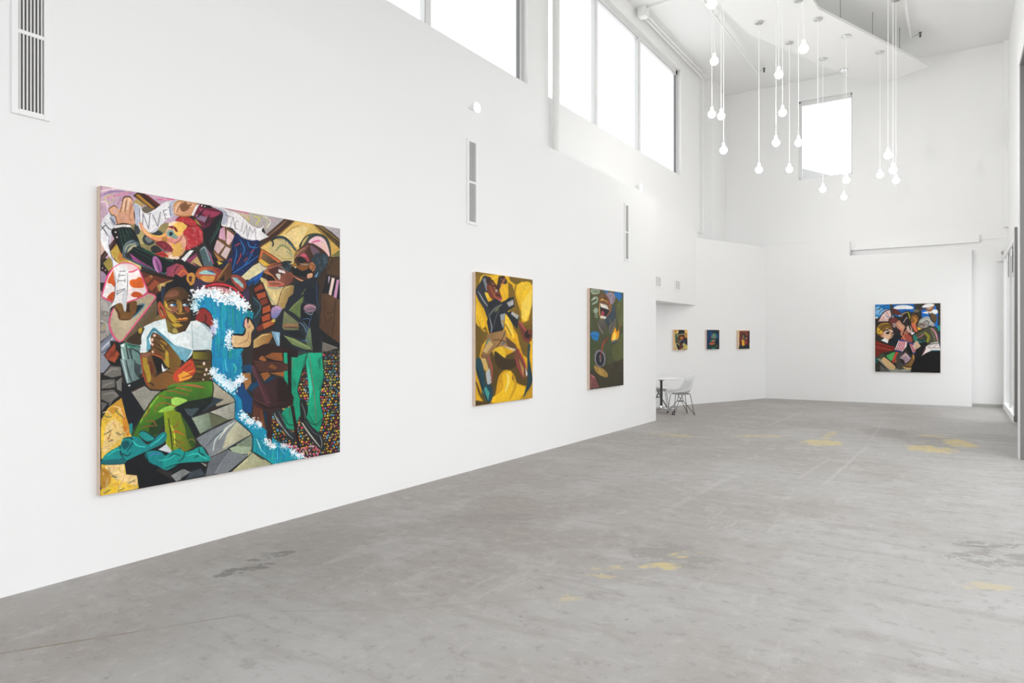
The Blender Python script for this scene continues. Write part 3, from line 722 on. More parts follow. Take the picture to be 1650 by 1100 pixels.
ART_1 = '''
# ---- backdrop, upper left
A p caa8b8>b99ab0@20 60,40 700,40 1000,240 960,520 500,560 300,860 60,860
A c3 e6cdd4 80,112 230,90 420,112
A c3.4 a184ab 78,165 200,118 340,118
A c3 d98fa8 150,190 300,150 440,130
A c2.4 e8d0d8 80,230 150,250 140,420
A c3 c090a8 260,260 330,180 400,160
A c3 b592ba 380,160 430,140 460,190
A c2 bfa0b8 90,300 150,330 120,430
A o2.2 cdbc96 175,200,48,42
A c3 dd5f90 720,208 800,208 900,212
A c2 d9a0b8 640,170 760,200 900,225
A p 3a2118 440,165 485,128 560,138 745,268 690,325 640,315
A p 9a6a26 462,165 505,148 690,310 645,312
A p 5e231d 560,145 610,165 742,268 715,285
A l1 c89a40 480,150 660,300
A l1 1c1210 520,150 700,295
A p b69c60 430,245 482,198 578,272 520,292
A s 6c6351 535,320 580,285 660,325 640,358 570,358
A s 8c7f52 410,480 480,470 560,540 700,540 740,500 830,470 880,560 840,860 700,840 560,780 500,700
A s b3a56c 470,560 560,560 560,700 510,680
A s 3a3e42 470,480 520,560 480,600 450,540
A s 2f3638 545,640 590,580 700,550 770,580 740,610 640,600 680,680 620,720 560,690
A s 6a7474 570,640 620,610 660,660 610,690
A s 2b2c2b 640,740 700,720 760,780 700,810 650,790
A s c9a898 75,640 130,740 78,830
A p bb993c>c8b06a@30 180,800 250,690 340,850 430,880 530,950 530,990 280,930
A p c08038 262,860 300,770 380,875 290,890
A p dcc27c 380,870 530,940 520,970 400,920
A p 3b201e 78,830 235,640 262,690 88,905
A l0.8 7a6a60 100,860 140,800
A l0.8 7a6a60 150,790 210,690
A p 9a863e 105,915 178,838 225,960 165,1005
A p 2a1614 75,925 168,1008 150,1035 75,985
A e e0d0d0 98,968,6,8
A e e0d0d0 130,992,6,8
A s 9a8298 75,1000 140,1050 130,1120 75,1120
D p 9a948e 72,180 200,320 170,500 205,650 72,760
D s b0a8a4 80,300 150,330 170,420 90,400
D o1.4 746e68 128,445,32,26
D o2 76706a 100,600,48,52
D c2 c2bcb4 80,520 140,560 150,650
D p 686b7c>8c8e9a@60 72,780 205,640 255,742 112,905 72,900
D c3 b4b6c0 90,840 160,770 230,700
D c2 4c5060 90,880 150,840 220,770
D p 8e9098 72,900 120,910 190,1000 110,1100 72,1100
D c3 b0a07c 80,620 120,590 110,560
# ---- banner, left half
A s e9e6e8 175,355 110,410 76,500 72,640 120,760 190,860 215,960 240,1010 350,1010 300,940 205,850 168,720 172,620 205,555 246,500 240,430 205,380
A s aab0be 185,358 225,400 246,450 235,500 205,480 190,420
A s c9ccd4 172,610 190,560 200,600 175,720
A c1 6a6a72 172,620 168,720 200,840 215,945
A c1.5 4c5058 84,500 125,555 160,610
A c1.2 4c5058 80,540 110,510 135,490
A c1.5 4c5058 118,462 160,520 205,545 225,520
A c1.5 4c5058 178,408 210,440 238,482
# ---- forearm and left hand
A s e4b490>cf9474@70 165,312 228,275 275,318 300,290 318,230 340,190 372,176 408,180 432,215 430,268 456,285 450,400 470,470 400,492 262,482 240,395 195,372
A c1.2 5c3822 165,312 195,372 240,395 262,482
A c1.2 5c3822 165,312 228,275 262,300
A c1.1 7a4a32 350,345 358,260 366,210
A c1.1 7a4a32 395,395 412,330 425,280
A c1.1 7a4a32 290,360 310,290 328,220
A c2 f0cdb0 325,330 340,250 352,205
A c2 f0cdb0 372,320 392,230 398,200
A c2.6 c08468 395,400 410,300 415,240
A c1.6 4a2a1c 318,225 340,185 375,174 412,184 436,220
A c1.6 4a2a1c 432,268 458,285 452,380 470,468
A s c8a5b6 228,330 244,310 250,340 240,375
A c2.4 b0765c 300,430 360,410 420,440
A s d99f86 300,380 370,370 390,440 330,460
A c2.4 3c2418 246,492 330,478 412,488
A p e6e2dc 240,492 330,484 412,490 415,520 330,510 240,524
A p 14181b 195,562 240,528 320,512 412,518 455,560 500,650 522,722 480,745 400,762 330,835 298,790 240,662
A h110 1f4c36/0c1012/1a3a30/28303a 290,530 410,525 500,700 400,750 320,780
A l1 24583e 285,540 335,770
A l1 24583e 318,530 360,690
A l1 24583e 352,525 410,640
A l1 1c4632 385,525 440,620
A s 0e1113 195,562 240,540 290,740 300,790 240,662
A e e2ccb8 243,570,11,11
A e e2ccb8 260,626,11,11
A s 445864 318,800 345,710 420,655 500,690 495,725 420,745 370,790 345,845
A c2.2 a8a888 345,790 380,720 470,695
A c2 7c8a86 330,770 360,700 440,660
A s b6b088 372,800 395,745 450,712 480,725 410,770
A p 11171b 395,800 440,735 525,730 700,830 960,880 985,960 930,1010 800,1035 640,965 480,890
A l1 20583f 470,740 700,850
A l1 20583f 520,738 960,930
A l1 2c6a52 560,770 920,915
A l1 1a4634 450,770 640,870
A p a44f88 398,800 432,825 520,890 650,965 700,1012 560,960 440,880
A c2.6 7a3868 450,860 560,930 690,1000
A c3 3c505c 325,840 420,885 600,965 800,1035
A e b66ea6>8a4a80@60 708,930,46,98,-20
A c1.8 5a2e54 690,880 720,940 735,1000
A c1.6 d8a0cc 670,880 690,970 720,1020
A c2 0a0c0e 760,860 790,960 780,1020
A c3 6a7a80 800,1030 900,960 940,920
A c2.6 9a5a90 880,1040 930,960 945,930
# ---- banner right half
A s e6e3e5 450,258 520,282 545,338 600,360 690,312 770,252 850,226 930,222 930,300 900,385 830,425 745,500 700,560 640,582 560,565 505,525 495,440
A s b4b8c8 445,265 500,275 512,330 505,420 495,500 462,470 460,380
A s b8bccb 845,250 920,225 890,320 895,390 850,400
A c1.2 9a98a4 560,560 640,575 720,520
A l1.1 7a7078 512,310 514,480
A l1.2 7a7078 550,360 546,520
A l1.2 7a7078 548,362 612,530
A l1.2 7a7078 612,530 628,372
A l1 7a7078 600,370 650,362
A l1.4 7a7078 658,382 715,508
A l1.1 7a7078 715,508 745,348
A l1.2 7a7078 778,335 802,430
A l1 7a7078 778,335 818,322
A l1 7a7078 790,382 812,376
A l1 7a7078 802,430 838,416
A l1.1 7a7078 845,292 862,392
A l1 7a7078 832,300 862,284
# ---- tilted face with the long nose
B s d49a6c -60,470 20,380 130,400 150,440 110,500 145,560 130,700 60,780 -60,800 -140,740 -110,700 -20,620 -70,560
A p e0a67c 800,560 850,490 930,452 1010,450 1040,560 1000,700 950,860 850,862 778,785 880,780 820,715 790,650
A s e49a6c 512,472 535,468 572,535 640,590 730,612 800,582 845,575 880,650 820,705 740,690 660,655 575,600 525,540
A c2.4 ecb24e 560,545 640,600 730,618 800,590
A c1.6 f0c2a0 530,490 570,570 640,625
A c2 a85a3c 600,620 680,665 760,690
A s b07a3a 760,640 810,625 815,690 775,690
A s d88476 820,650 880,640 940,640 900,700 850,690
A s f0d2b0 840,470 920,455 930,500 850,520
A s 7c1f2a 830,515 880,502 915,520 935,580 890,540
A s 8aa39a 815,565 860,545 915,570 930,610 870,632 820,610
A e 1d3a46 862,592,24,24
A e 0c1416 866,594,10,10
A s 772532 690,690 770,668 850,718 885,782 790,775 730,730
A h40 b84450/5a1622/94303c 700,690 770,675 880,778 780,770
A s 6a707a 740,735 800,785 870,785 790,800
A p c03a34 675,812 775,780 838,842 760,850
A c1.4 6a1c18 690,830 760,815 830,850
A p e6b040 870,700 960,682 980,800 890,800
A c1.4 8a5a30 880,850 950,800 990,720
A s f0d8c8 830,850 880,820 960,860 900,880
B s e8b85a 0,420 60,395 112,402 148,440 112,490 60,545 10,520
B s d89088 0,560 90,548 90,610 0,640
B s 7e9a86 -20,530 30,540 40,575 -10,570
B s 6e1820 0,450 20,450 45,500 15,490
B p dfab58 0,640 80,612 100,700 60,770 -20,780
B c1.4 8a4a2c 0,630 60,600 95,540
B s b02c33 18,375 60,336 130,334 205,352 255,415 312,485 332,560 310,625 240,665 150,705 125,685 148,600 108,540 108,495 155,440 112,402 50,385
B h120 cc5258/8a1c24/c23c44/e0a0a0 60,345 200,360 320,500 320,610 160,690 120,520 160,440
B c1.6 6c151b 110,400 180,440 270,430
B c1.4 6c151b 18,378 60,336 130,332 205,350 258,415
B s dba084 108,540 138,560 146,640 105,685 82,650 96,600
B c1.4 8c3a2c 110,540 142,590 138,650
B c1 e8c0a8 104,570 120,620
B p 2a1b16 100,320 230,350 330,430 330,480 260,400 190,350
B p 96823e 225,355 330,410 320,450 250,405
# ---- right hand and sleeve
B s e0aa86>c88a64@40 -5,200 30,162 80,148 150,165 262,190 240,230 200,322 100,328 20,312 -5,270
B c1.6 a8762a 0,220 40,165 130,160
B c1.6 a8762a 0,300 90,328 190,322
B s 7c5236 70,215 130,165 160,200 200,200 150,262 90,275
B c1.1 6a4028 30,282 60,220 100,165
B c1.1 6a4028 140,232 165,210 195,190
B c1 e8c4a4 170,225 230,200
B c1.6 e8c4a4 20,290 30,230 60,190
B p e4e2e0 195,318 245,210 290,192 225,328
B p 6c2036>45182a@50 220,322 268,225 295,192 385,206 505,262 548,300 525,430 480,600 440,722 400,735 360,640 315,450
B p 983452 270,232 390,268 520,290 470,340 380,340 310,300
B p 86687f 240,308 375,338 345,398 255,360
B c2.2 1a1016 335,255 300,300 262,340
B c2.2 1a1016 400,312 375,370 350,420
B c2 1a1016 520,310 450,350 380,400
B p 17151a 415,402 470,350 548,300 528,444 442,722 385,725 325,560 320,470 400,440
B c1.4 33705a 515,368 490,480 402,640
B c1.4 22483c 490,390 460,500 390,610
B s 131216 300,190 380,205 440,235 340,235
B e e4d6c8 312,212,9,10
B e d0c8c0 346,222,8,8
# ---- banner right end
B p b8a896>c4a0a8@0 380,196 990,310 1000,470 860,440 780,360 680,290
B p c4708c 400,204 860,288 868,312 600,255
B p c9b294 700,300 960,330 970,440 860,400
B o2.4 c9c050 895,385,72,68
B c3 e4d850 870,330 842,390 880,440
B c2.4 a8a088 740,310 800,370 850,420
C p b4aaa0>a8a0a6@0 -60,80 340,155 130,335 100,240 -60,260
C c2.4 d8d0c8 100,120 180,180 140,260
C c2 c89aa0 160,150 210,180 240,150
C c1.6 ccc488 60,110 130,160 150,220 110,270
C c2.4 d4cc60 0,130 60,150 20,220
B s e9e5e6 410,220 480,222 570,250 700,298 790,365 870,440 960,462 1003,432 978,500 1058,562 960,602 860,600 770,572 700,522 650,465 540,440 530,400 548,300 500,262
B s b0b2bf 412,218 500,262 548,300 535,400 570,420 600,330 560,265
B c1 a0989c 650,465 720,530 800,580 900,602
B l1.1 8a7c82 575,315 640,338
B l1.1 8a7c82 603,325 585,430
B l1.1 8a7c82 658,338 628,452
B l1.1 8a7c82 658,338 685,478
B c1.2 8a7c82 722,392 700,385 682,425 690,470 715,478
B l1.1 8a7c82 768,388 748,500
B l1.1 8a7c82 812,430 772,530
B l1.1 8a7c82 812,430 812,555
B l1 8a7c82 842,450 820,580
B l1 8a7c82 842,450 872,520
B l1 8a7c82 872,520 902,468
B l1.1 8a7c82 902,468 912,588
# ---- lattice window, blue cloth
B p 624628 440,720 510,560 540,440 590,450 705,540 640,690 582,820
B p d29cb2 515,470 565,448 575,605 498,570
B p e2b8ba 592,480 682,555 612,655 580,625
B p c8a9aa 480,590 568,652 492,752 445,692
B p cab4b2 580,662 632,692 580,805 522,762
B p b0763a 440,722 560,820 500,830
B p 18141a 420,770 470,800 530,900 400,900
B p dcc046 478,825 545,850 500,870
B p c8c0a8 930,860 990,800 1060,900 840,1040 760,1010
B p d9cfa0 880,880 960,840 960,960 800,1040 750,1000
B s 10234c 690,520 770,580 870,602 940,600 955,690 920,820 830,925 740,992 645,965 640,885 600,860 560,880 540,880 650,740 640,660
B h120 1c4f8c/0c1730/7a2838/16407a/0e1c3c 700,540 930,610 920,800 740,980 620,860
B c2 2272ae 735,590 785,690 765,760
B c2 2272ae 820,610 850,670 930,680
B c2 1f68a4 660,960 800,870 940,770
B c1.8 2272ae 650,930 690,790 700,700
B c1.8 1f68a4 780,880 850,780 910,640
B c2 b23a3e 685,655 740,630
B c2 b23a3e 700,860 735,790 745,740
B c2 a83438 850,740 890,700
B c1.8 a83438 600,835 640,800 630,860
B c1.6 b23a3e 780,830 820,790
E p 14447e 800,110 860,60 960,0 1000,-30 980,20 940,70 830,150
E c1.6 0c1c34 810,130 880,90 960,30
E c1.6 2a74b4 840,100 920,50 990,-10
# ---- roof, dome, right hand wood
C p dcbc6c>c79c4a@60 60,470 200,370 440,178 640,212 960,480 945,580 830,580 440,640 300,640 130,530
C s e6ca8a 300,350 460,240 600,250 560,330 480,470 400,400
C c3 e8b860 440,200 560,220 640,240
C c3 c49a52 340,330 420,260 500,240
C p 4a3022 330,158 445,180 210,385 65,475 40,462 130,400 55,400 165,352 130,332
C c1.8 8a6a4c 360,172 260,262 150,348
C c1.6 2e1a12 400,180 290,280 160,380
C c2 a07c3a 440,190 260,345 80,462
C p 5c4628>4a3820@90 640,210 742,230 945,392 945,495 870,430 700,280
C c2 c0983e 650,220 740,300 930,480
C c1.6 2a2014 720,235 840,340 940,430
C c1.4 a89048 700,225 830,320 940,410
C p b2a8ac 742,230 945,268 945,388 860,310
C p d2aa42 858,562 935,495 945,560
C p 6c6c40 850,570 945,500 945,585
C s cab47e 180,430 260,395 350,405 420,500 440,610 330,650 250,590 170,520
C c4 8c8e62 240,510 300,450 370,480 420,540
C c3 b09c60 260,560 330,600 420,600
C c3 98986c 360,520 400,550 430,580
C c5 223036 190,400 240,365 330,368 400,425 440,480 475,520
C c1.6 4a6a76 250,372 330,375 400,435 460,500
C h30 2a4048/16202a/56747c 240,360 340,360 480,500 440,500 330,390
C c3 1c2426 190,380 210,430 200,460
C s 3c4138 505,480 525,400 590,335 690,318 780,350 835,430 850,575 810,575 700,480
C s b6a060 540,400 600,345 560,420 520,470
C s e6bcc8>e0b0a8@70 600,420 640,372 700,350 770,378 812,460 832,575 760,520 680,465
C c3.4 d2628c 640,420 690,405 725,405
C c2 e6c684 740,430 790,470 760,500
C c1.4 f0e0e0 720,370 780,420 815,500
C p 352820 800,578 945,580 945,1120 730,1120 690,900
C p 4c3624 830,590 945,590 945,800 800,760
C l1.4 241a14 870,590 810,740
C p 17171a 800,778 945,835 945,1055 750,985
C p dcc4b8 858,808 890,818 850,1012 820,1000
C p c48cb0 912,832 940,832 908,1042 874,1030
C p b8a0b4 820,793 840,800 818,885
# ---- profile with gaping beak and the bearded head
C p c96a36 45,622 78,488 130,510 300,632 130,688
C p 7a5c40>3e3024@20 70,600 100,520 262,640 140,668
C p dcae36 45,622 78,600 170,662 128,686
C c1.4 5a2018 78,488 200,560 302,632
C c1.2 4a1c14 45,622 130,688 300,640
C p a8644a>6a3a2e@0 100,745 160,682 300,648 400,690 440,790 420,860 340,905 240,912 150,905 138,842 250,842
C p 4c2622 150,720 260,682 330,740 262,835 200,785
C p 241616 150,770 200,790 240,838 140,838
C c1.8 d8863e 108,745 190,775 246,842
C c2.4 d07c6a 140,852 250,852 330,880
C c2.4 c85a4a 150,890 240,900 330,880
C c1.6 e8a060 140,850 170,900
C p e6dcdc 265,712 335,732 345,762 270,748
C s c8c0b0 240,765 290,770 280,830 250,800
C c1.8 5e8088 265,678 320,705 375,740
C s 20282c 300,640 400,625 480,690 430,745 350,725
C h40 4a6a78/101416/3a5058 310,640 400,630 460,690 360,720
C p c4b070 385,660 440,620 430,660
C s 4c2e22>32201c@50 440,570 470,510 600,428 700,460 810,555 805,650 760,765 700,810 630,845 545,860 450,810 410,745 400,700 440,650
C s 6e4a40 480,520 600,440 560,520 480,590
C s 6a5260 620,450 720,520 690,580 640,540
C s 8c3c44 500,560 560,535 605,600 600,640 540,590
C s c2566a 510,560 555,540 580,580 530,575
C s 1c1818 470,590 530,580 590,640 520,660
C s 7c4c22 480,690 560,640 605,680 545,735
C s 946a30 410,690 450,640 480,700 440,720
C c2 b49a3c 445,600 455,550 480,510
C c1.6 c48858 450,590 500,520 560,480
C s 28343c 645,590 690,540 800,550 812,650 740,760 690,800 640,640
C h50 5e7684/1a2228/42586a 680,580 800,560 800,650 720,740
C s a2683e 612,660 645,638 678,690 650,742 615,715
C c1.2 4a2414 620,665 660,680 640,720
C s 121719 410,690 470,700 520,735 610,715 640,745 600,795 500,795 430,770
C c1.2 a0aeb2 505,650 560,665 610,655
C e e8e0d8 454,696,8,8
C c2.6 d08c66 420,780 500,830 590,860
C c2 a85a3c 400,750 430,790 480,810
C s d09a78 590,770 640,760 640,800 590,815
C p 1c64b4 480,885 530,850 540,880 500,900
C p 6cA4d4 662,805 712,738 690,800 676,812
C p cfb67c 50,790 140,830 150,905 330,912 250,1110 190,1110 130,960
C c2 e2cc90 160,940 220,980 230,1080
C c2 7c8c86 130,940 180,1040 230,1100
C c3 9a9a8a 150,912 240,925 320,912
C p 185aaa 0,835 70,762 92,780 50,840 0,890
C c1.4 0c2440 0,870 60,800
# ---- bearded man's jacket
F p 1b2229>222a30@60 400,240 440,130 560,80 680,42 720,160 700,360 720,600 765,790 745,862 500,865 300,850 200,610 330,400
F p 5c6c3e 378,412 440,345 545,255 530,420 505,500 430,440
F c2.6 74804e 400,400 460,340 520,290
F p 62703f 520,240 560,180 660,140 560,190 540,240 480,240
F s 181c28 540,230 620,150 680,200 680,330 600,340
F s 12161e 530,330 640,450 620,600 520,500
F e 866a78 615,390,70,48
F c2 c08a94 555,375 620,360 680,385
F c1.6 5c4a58 570,410 630,400 680,400
F c1.6 8aa0b0 560,430 620,460 650,440
F p 7c7c58>5e6444@90 308,600 330,418 490,548 490,632 330,632
F p 8c6848 318,560 488,560 490,605 320,615
F c1.6 2a1e1a 330,600 410,600 480,605
F p 14181e 320,640 500,640 560,720 460,720
F p 68784a 320,688 440,722 600,805 650,852 560,845 420,790
F c1.8 93a068 340,700 470,760 620,830
F p 70805a>4a5a44@80 588,640 618,600 655,845 590,800 560,750
F c1.4 46709a 535,510 600,505 612,520
F c1.4 7a9ab0 500,545 550,590 575,660
F c1.2 6a8aa8 540,540 580,590 575,640
F c1.4 3a6a94 520,755 570,748 605,752
F c1.2 46709a 640,460 610,560 575,720
F c1.2 32527c 690,90 690,280 720,380
F s 15181c 630,500 700,460 740,820 650,840
F p 4a3222>5c3e28@0 740,230 800,225 945,300 945,825 860,720 715,615 740,400
F c1.2 2c1c14 770,300 800,440 870,420 890,300
F c1.2 2c1c14 760,400 800,550 860,480
F l1.4 241812 905,300 860,720
F p 18181a 720,610 860,722 945,780 945,830 760,760
F p 6c655e 755,765 945,835 930,925 750,915
F c1.6 928c84 760,770 930,842 925,915 750,912
F p b79a60>8c7040@20 330,152 400,130 442,140 430,230 380,270 340,380 300,410 258,350 300,210
F c1.6 d2bc80 300,220 340,170 400,150
F c1.4 5a2a1c 258,350 295,220 335,152
# ---- bricks, post, cuff
F p 2a1814 -10,150 92,98 200,370 240,560 200,620 60,660 -10,660
F p 8c3c28 0,165 80,115 108,170 8,212
F p ac4e30 20,232 122,206 132,262 48,292
F p 7c3422 60,302 140,272 155,330 82,362
F p b0522e 92,382 172,348 182,420 90,452
F p a84a2a 80,482 172,442 178,512 92,542
F p b05c30 90,560 200,520 225,560 110,620
F p 6c2c20 20,600 90,560 110,620 40,650
F s b88cae>6c7ab0@70 190,400 232,365 262,362 305,402 242,500 190,488
F c1.6 e0a0d0 240,370 290,400
F p d4b64a 200,510 235,510 230,545 190,540
F p 20313c -20,230 75,370 75,490 10,660 -20,660
F c2 4a7680 -10,270 72,372 0,500
F p 1c2428 -10,340 40,380 0,460
F p ba9a5e>8a5a2c@0 -10,745 80,675 185,658 205,700 150,790 60,805 -10,860
F c1.6 d8bc7c 10,740 90,690 160,680
F p 84aac0 190,645 285,655 282,812 252,805
F c1.2 3c5a74 210,655 262,800
F c1 c0d8e4 250,660 275,780
F p 1a1a1c 285,650 400,770 500,865 470,930 280,810
# ---- background behind chair
F p 2a1814 -10,830 160,790 260,815 400,860 380,1110 -30,1110
F p 8a5028 110,925 200,880 305,882 320,975 230,965
F p 9a5c30 40,950 90,910 140,965 110,978
F p 123a5c 0,950 40,950 100,1000 20,1000
F s 7c4a26 165,1020 210,1010 250,1040 200,1060
# ---- dot ground, right
I p 221e1a 150,520 260,300 420,100 640,-10 800,-60 800,915 450,975 240,880 150,780
I d6.2 c43c58/d8aa2c/5c9cc4/c8902e/7c8a42/b27c74/e0b234/46584e/8a2c42/c0b254/3a2a26/b87a34/5a7a90 150,540 260,400 430,180 620,20 660,-10 800,-40 800,912 470,975 250,885 160,790
I d7 c43c58/d8708a/c08a9a/e04860/b0889a 250,820 420,860 620,850 640,930 470,975 330,910
I d6 302c26/4a4a2e/2e3a3a/5a3a24 420,150 500,100 520,330 440,330
I d5.8 24241e/2e3630/40302a 640,-20 800,-40 800,190 640,120
I c1.6 3c6c64 672,50 655,150 640,280
I c1.8 44746c 745,60 720,250 692,405
# ---- teal trousers, shoes
I s 24282b 175,550 250,515 300,560 340,700 385,760 372,835 300,765 220,650
I c2.4 9c9c92 188,555 225,635 330,760
I c2 5a5e60 230,540 270,620 350,740
I c2.4 7a7e80 210,590 290,720 360,790
I s 202427 425,600 480,590 560,690 635,740 648,890 600,885 490,745
I c3 b8b4a4 435,625 500,725 610,865
I c2 86888a 610,760 630,820 625,880
I c1.6 54585a 470,620 540,720 600,760
I p 10a078>0d8866@70 275,-10 490,-10 470,100 430,200 405,335 432,430 436,560 400,642 366,712 300,690 252,560 290,505 345,490 352,380 305,310 278,220
I p 12a47c>0d8c68@60 500,-10 628,-10 645,200 610,400 642,590 602,732 540,680 470,582 500,500 515,350 478,80
I p 3ccaa4 490,60 520,200 545,330 520,420 508,330
I p 0b7258 400,250 430,200 470,60 480,20 440,180
I p 0b7258 560,230 600,330 640,200 628,260 612,350
I p 0b7258 590,60 625,20 612,160
I p 0c8264 350,200 400,290 360,330
I c1 b4503e 358,40 350,90 352,150
I c1 aa4a3c 515,0 535,190 560,400 578,640
I c1.4 0c2c24 480,20 440,180 405,335 432,430
I c1.6 0c2c24 630,0 648,200 612,400 645,590
I c1.4 0c2c24 255,560 300,640 365,660 436,565
I c1.4 0c2c24 470,582 560,660 642,590
I c1.2 0c3c30 500,560 580,670 636,600
I c1 0c3c30 270,570 310,630
I c1 5a3a34 330,500 330,610
I s 1a1e1e 425,430 470,440 500,520 480,600 440,640 430,560
I c2 6a706e 440,460 470,540 475,600
F p 2a3a38 470,865 560,862 600,880 480,920
# ---- waterfall
E p 1186b0>128a9c@0 230,300 300,230 420,260 560,290 700,320 800,400 890,440 870,520 780,640 760,700 780,830 740,900 752,1110 415,1110 418,760 470,640 440,520 330,380 250,400
E v190 1468ac/0e7aa8/1ba0a8/18907e/2a86c8/0d6290/22aab4 240,330 420,270 700,330 870,460 780,640 700,800 750,900 752,1100 420,1100 425,760 475,640 440,480
H p 1180ac>0c8ca8@90 325,-10 608,-10 608,150 600,210 560,270 600,340 612,440 690,520 770,560 800,600 800,880 770,865 700,812 692,652 540,520 540,350 350,185
H v70 1468ac/1496b8/22aab4/1a8a8a/1270a4 330,0 600,0 600,170 550,280 610,430 790,600 770,850 700,790 695,650 545,515 542,350 345,175
I p 1284ac>1a9a9a@120 -10,600 110,710 200,805 300,860 480,968 175,1032 -10,915
I v30 1468ac/1a9ab4/1a9a84/4ac0d0 0,640 110,730 300,870 460,965 180,1025 0,905
I c2 6cc4dc 35,830 60,890 110,940
I c1.8 5cb8d8 210,840 250,890 285,940
H c1.6 c8ecf0 735,700 760,750 770,780
E c3 3ec0a8 660,1000 690,1050 680,1100
E c2.6 46b8c8 570,950 580,1040 590,1090
# ---- masks above the wave
B p 17161a 0,800 110,830 270,910 230,1000 150,1090 -60,1100 -60,1000
B p 8a3a60>c2563c@20 -80,900 30,850 100,870 165,965 60,1015 -80,1010
B c2 e07a3a 40,1000 100,930 150,970
B c1.6 4a2038 0,960 30,900 60,880
B p 8c3860 130,820 250,740 300,880 240,880
B p c0a068 180,850 260,770 320,890 250,870
B p 4c6064 280,700 350,655 420,760 440,900 340,890
B c2 9aaeb0 300,700 345,680 400,830
B c2 b04a78 370,700 420,800 440,860
B p e6e4e0 82,802 180,705 222,708 122,835
B c1.6 2a2426 210,845 260,870 280,895
E s 3a2c46 225,90 320,60 420,130 300,190 240,180
E s 3c2c48 760,230 830,170 835,310 790,300
B s c26e3c>8c3428@40 245,955 300,895 400,885 500,910 540,960 460,1060 340,1045 260,1010
B s d89a4c 300,1000 400,985 460,1000 420,1060 330,1050
B c1.8 a03024 250,950 330,890 440,905
B s 9cc6c2 275,965 340,928 430,945 468,985 400,985 330,975
B s 2c5c98 370,930 420,935 450,960 410,950
B c1.6 c43a34 275,970 340,980 440,985 465,990
B p 822e3a 440,900 520,920 500,960
B s c8883c 140,1000 165,962 210,955 240,990 225,1070 185,1095 150,1060
B s 4c2c14 165,1010 200,980 215,1020 185,1060
B c1.6 e0b060 185,985 215,1000 200,1040
B p 7c4c2a>4a2e1c@0 460,1050 540,930 605,845 642,835 648,1000 560,1060
B p 241a14 500,1040 560,980 560,1050
B c1.6 b4844a 480,1030 560,920 610,850
B s 8c3c30 640,985 720,985 790,1040 800,1120 740,1160 650,1060
B p 98bcb8 645,1008 705,1012 770,1085 775,1130 700,1085
B p 2c5c94 680,1008 740,1045 700,1030
E c1.8 c23a34 660,100 720,130 760,200
E p b4747c 310,205 420,150 520,140 620,170 720,220 740,280 600,230 400,210
E p d8c4b8 395,200 405,165 425,200
E p d8c4b8 425,205 450,150 462,205
E p e0cfc4 475,210 495,150 515,210
E p e0cfc4 525,220 540,160 555,222
E p d8c4b8 565,225 585,175 600,228
E p d8c4b8 610,235 628,190 640,240
E p d8c4b8 650,245 662,205 680,250
E c4.4 c8323a 290,195 340,150 440,122 540,122 650,155 740,235 780,290
E c1.4 6a1a20 320,195 420,145 540,150 650,190 720,260
E c1.4 7a1c22 300,170 420,112 560,112 680,160
# ---- red seat back, boy
E s 8c2c28 242,500 262,420 330,386 400,440 438,525 425,600 350,545 250,530
E c2 1e1414 348,455 358,500 345,540
E c1.4 2a1a1a 245,490 262,418 330,384 405,440 440,530
D p 5c2c1e 520,-20 760,20 900,60 720,240 590,210
D p 8e4228 555,55 625,20 665,50 592,115
D p 9a4a2c 600,155 680,70 735,100 645,195
D p 7a3a26 690,190 745,110 790,130 740,200
D p a87a4a 610,30 640,15 665,40 640,50
D p 24140f 540,-20 900,40 880,75 760,45
D s a8864a 710,130 800,95 880,70 860,110 780,150 740,200
D s d0b070 740,120 790,110 760,170
D p 6c5230 560,560 720,470 800,520 560,600
D s 786038 650,490 740,460 790,505 700,510
D s 17161a 695,250 745,200 760,140 790,150 810,110 850,95 900,70 960,50 1000,60 1060,110 1090,200 1090,360 1040,420 780,420
E s 14141a 0,40 60,30 120,90 180,140 210,260 200,480 120,560 0,400
E s 2b3a52>1a1e2a@0 -140,170 -90,160 -90,260 -115,350 -135,290
E s 6c4522>3c2a18@0 -115,300 -85,215 -20,165 60,150 130,180 178,270 190,400 185,530 130,620 70,665 -20,672 -75,610 -105,480
D s b4922e 785,310 815,330 850,420 900,470 960,545 940,580 880,540 820,460
D s 7c4c38 800,260 850,200 930,190 950,240 880,260
D s 8c5840 800,375 890,360 940,400 860,440
D c2 d0ae38 810,340 820,380 865,410
E s 8c6a2c 30,300 80,310 95,420 60,440 40,380
E s 3a2614 95,340 150,300 175,360 150,430 110,420
E s 843c2c 110,370 160,370 175,420 140,430
E s 54381c 20,410 60,440 120,425 140,410 140,450 70,455
E c1.6 d09a40 75,320 82,390 60,430
E c1.4 c08a38 20,420 50,445 120,440
E c2.4 17120e -75,318 -20,296 30,312
E c2.4 17120e 95,305 130,290 165,305
D s cddde2 848,348 885,333 922,348 885,364
E s 2a5c86 -10,335 20,335 30,355 -5,358
E s cddde2 95,345 130,335 168,355 120,364
E e 2a5c86 146,350,16,12
E c1.4 140e0c -50,345 0,328 35,350
E c1.4 140e0c 92,342 130,330 172,352
E c1 4a3418 100,270 150,265 170,285
E p e68e44 28,522 65,492 88,500 112,488 140,488 168,510 110,522
E p c8743c 28,522 100,526 168,512 130,528 70,534
E c1.2 2a1810 25,522 100,520 168,508
E s c09c34 -60,540 0,560 60,560 100,575 50,595 -10,590
E c1.4 241a10 20,545 90,545 130,535
D s a64a30 715,340 740,310 770,345 805,430 802,492 760,497 728,440
D s 5c2e20 735,370 760,380 780,450 755,450
D c1.6 c45a3a 722,330 730,430 762,492 800,490
D c1.2 e0b070 745,400 775,470
D p 7c6c34>4c3c20@0 808,505 870,560 940,640 960,672 826,668
D s a89650 880,620 920,610 940,660 890,665
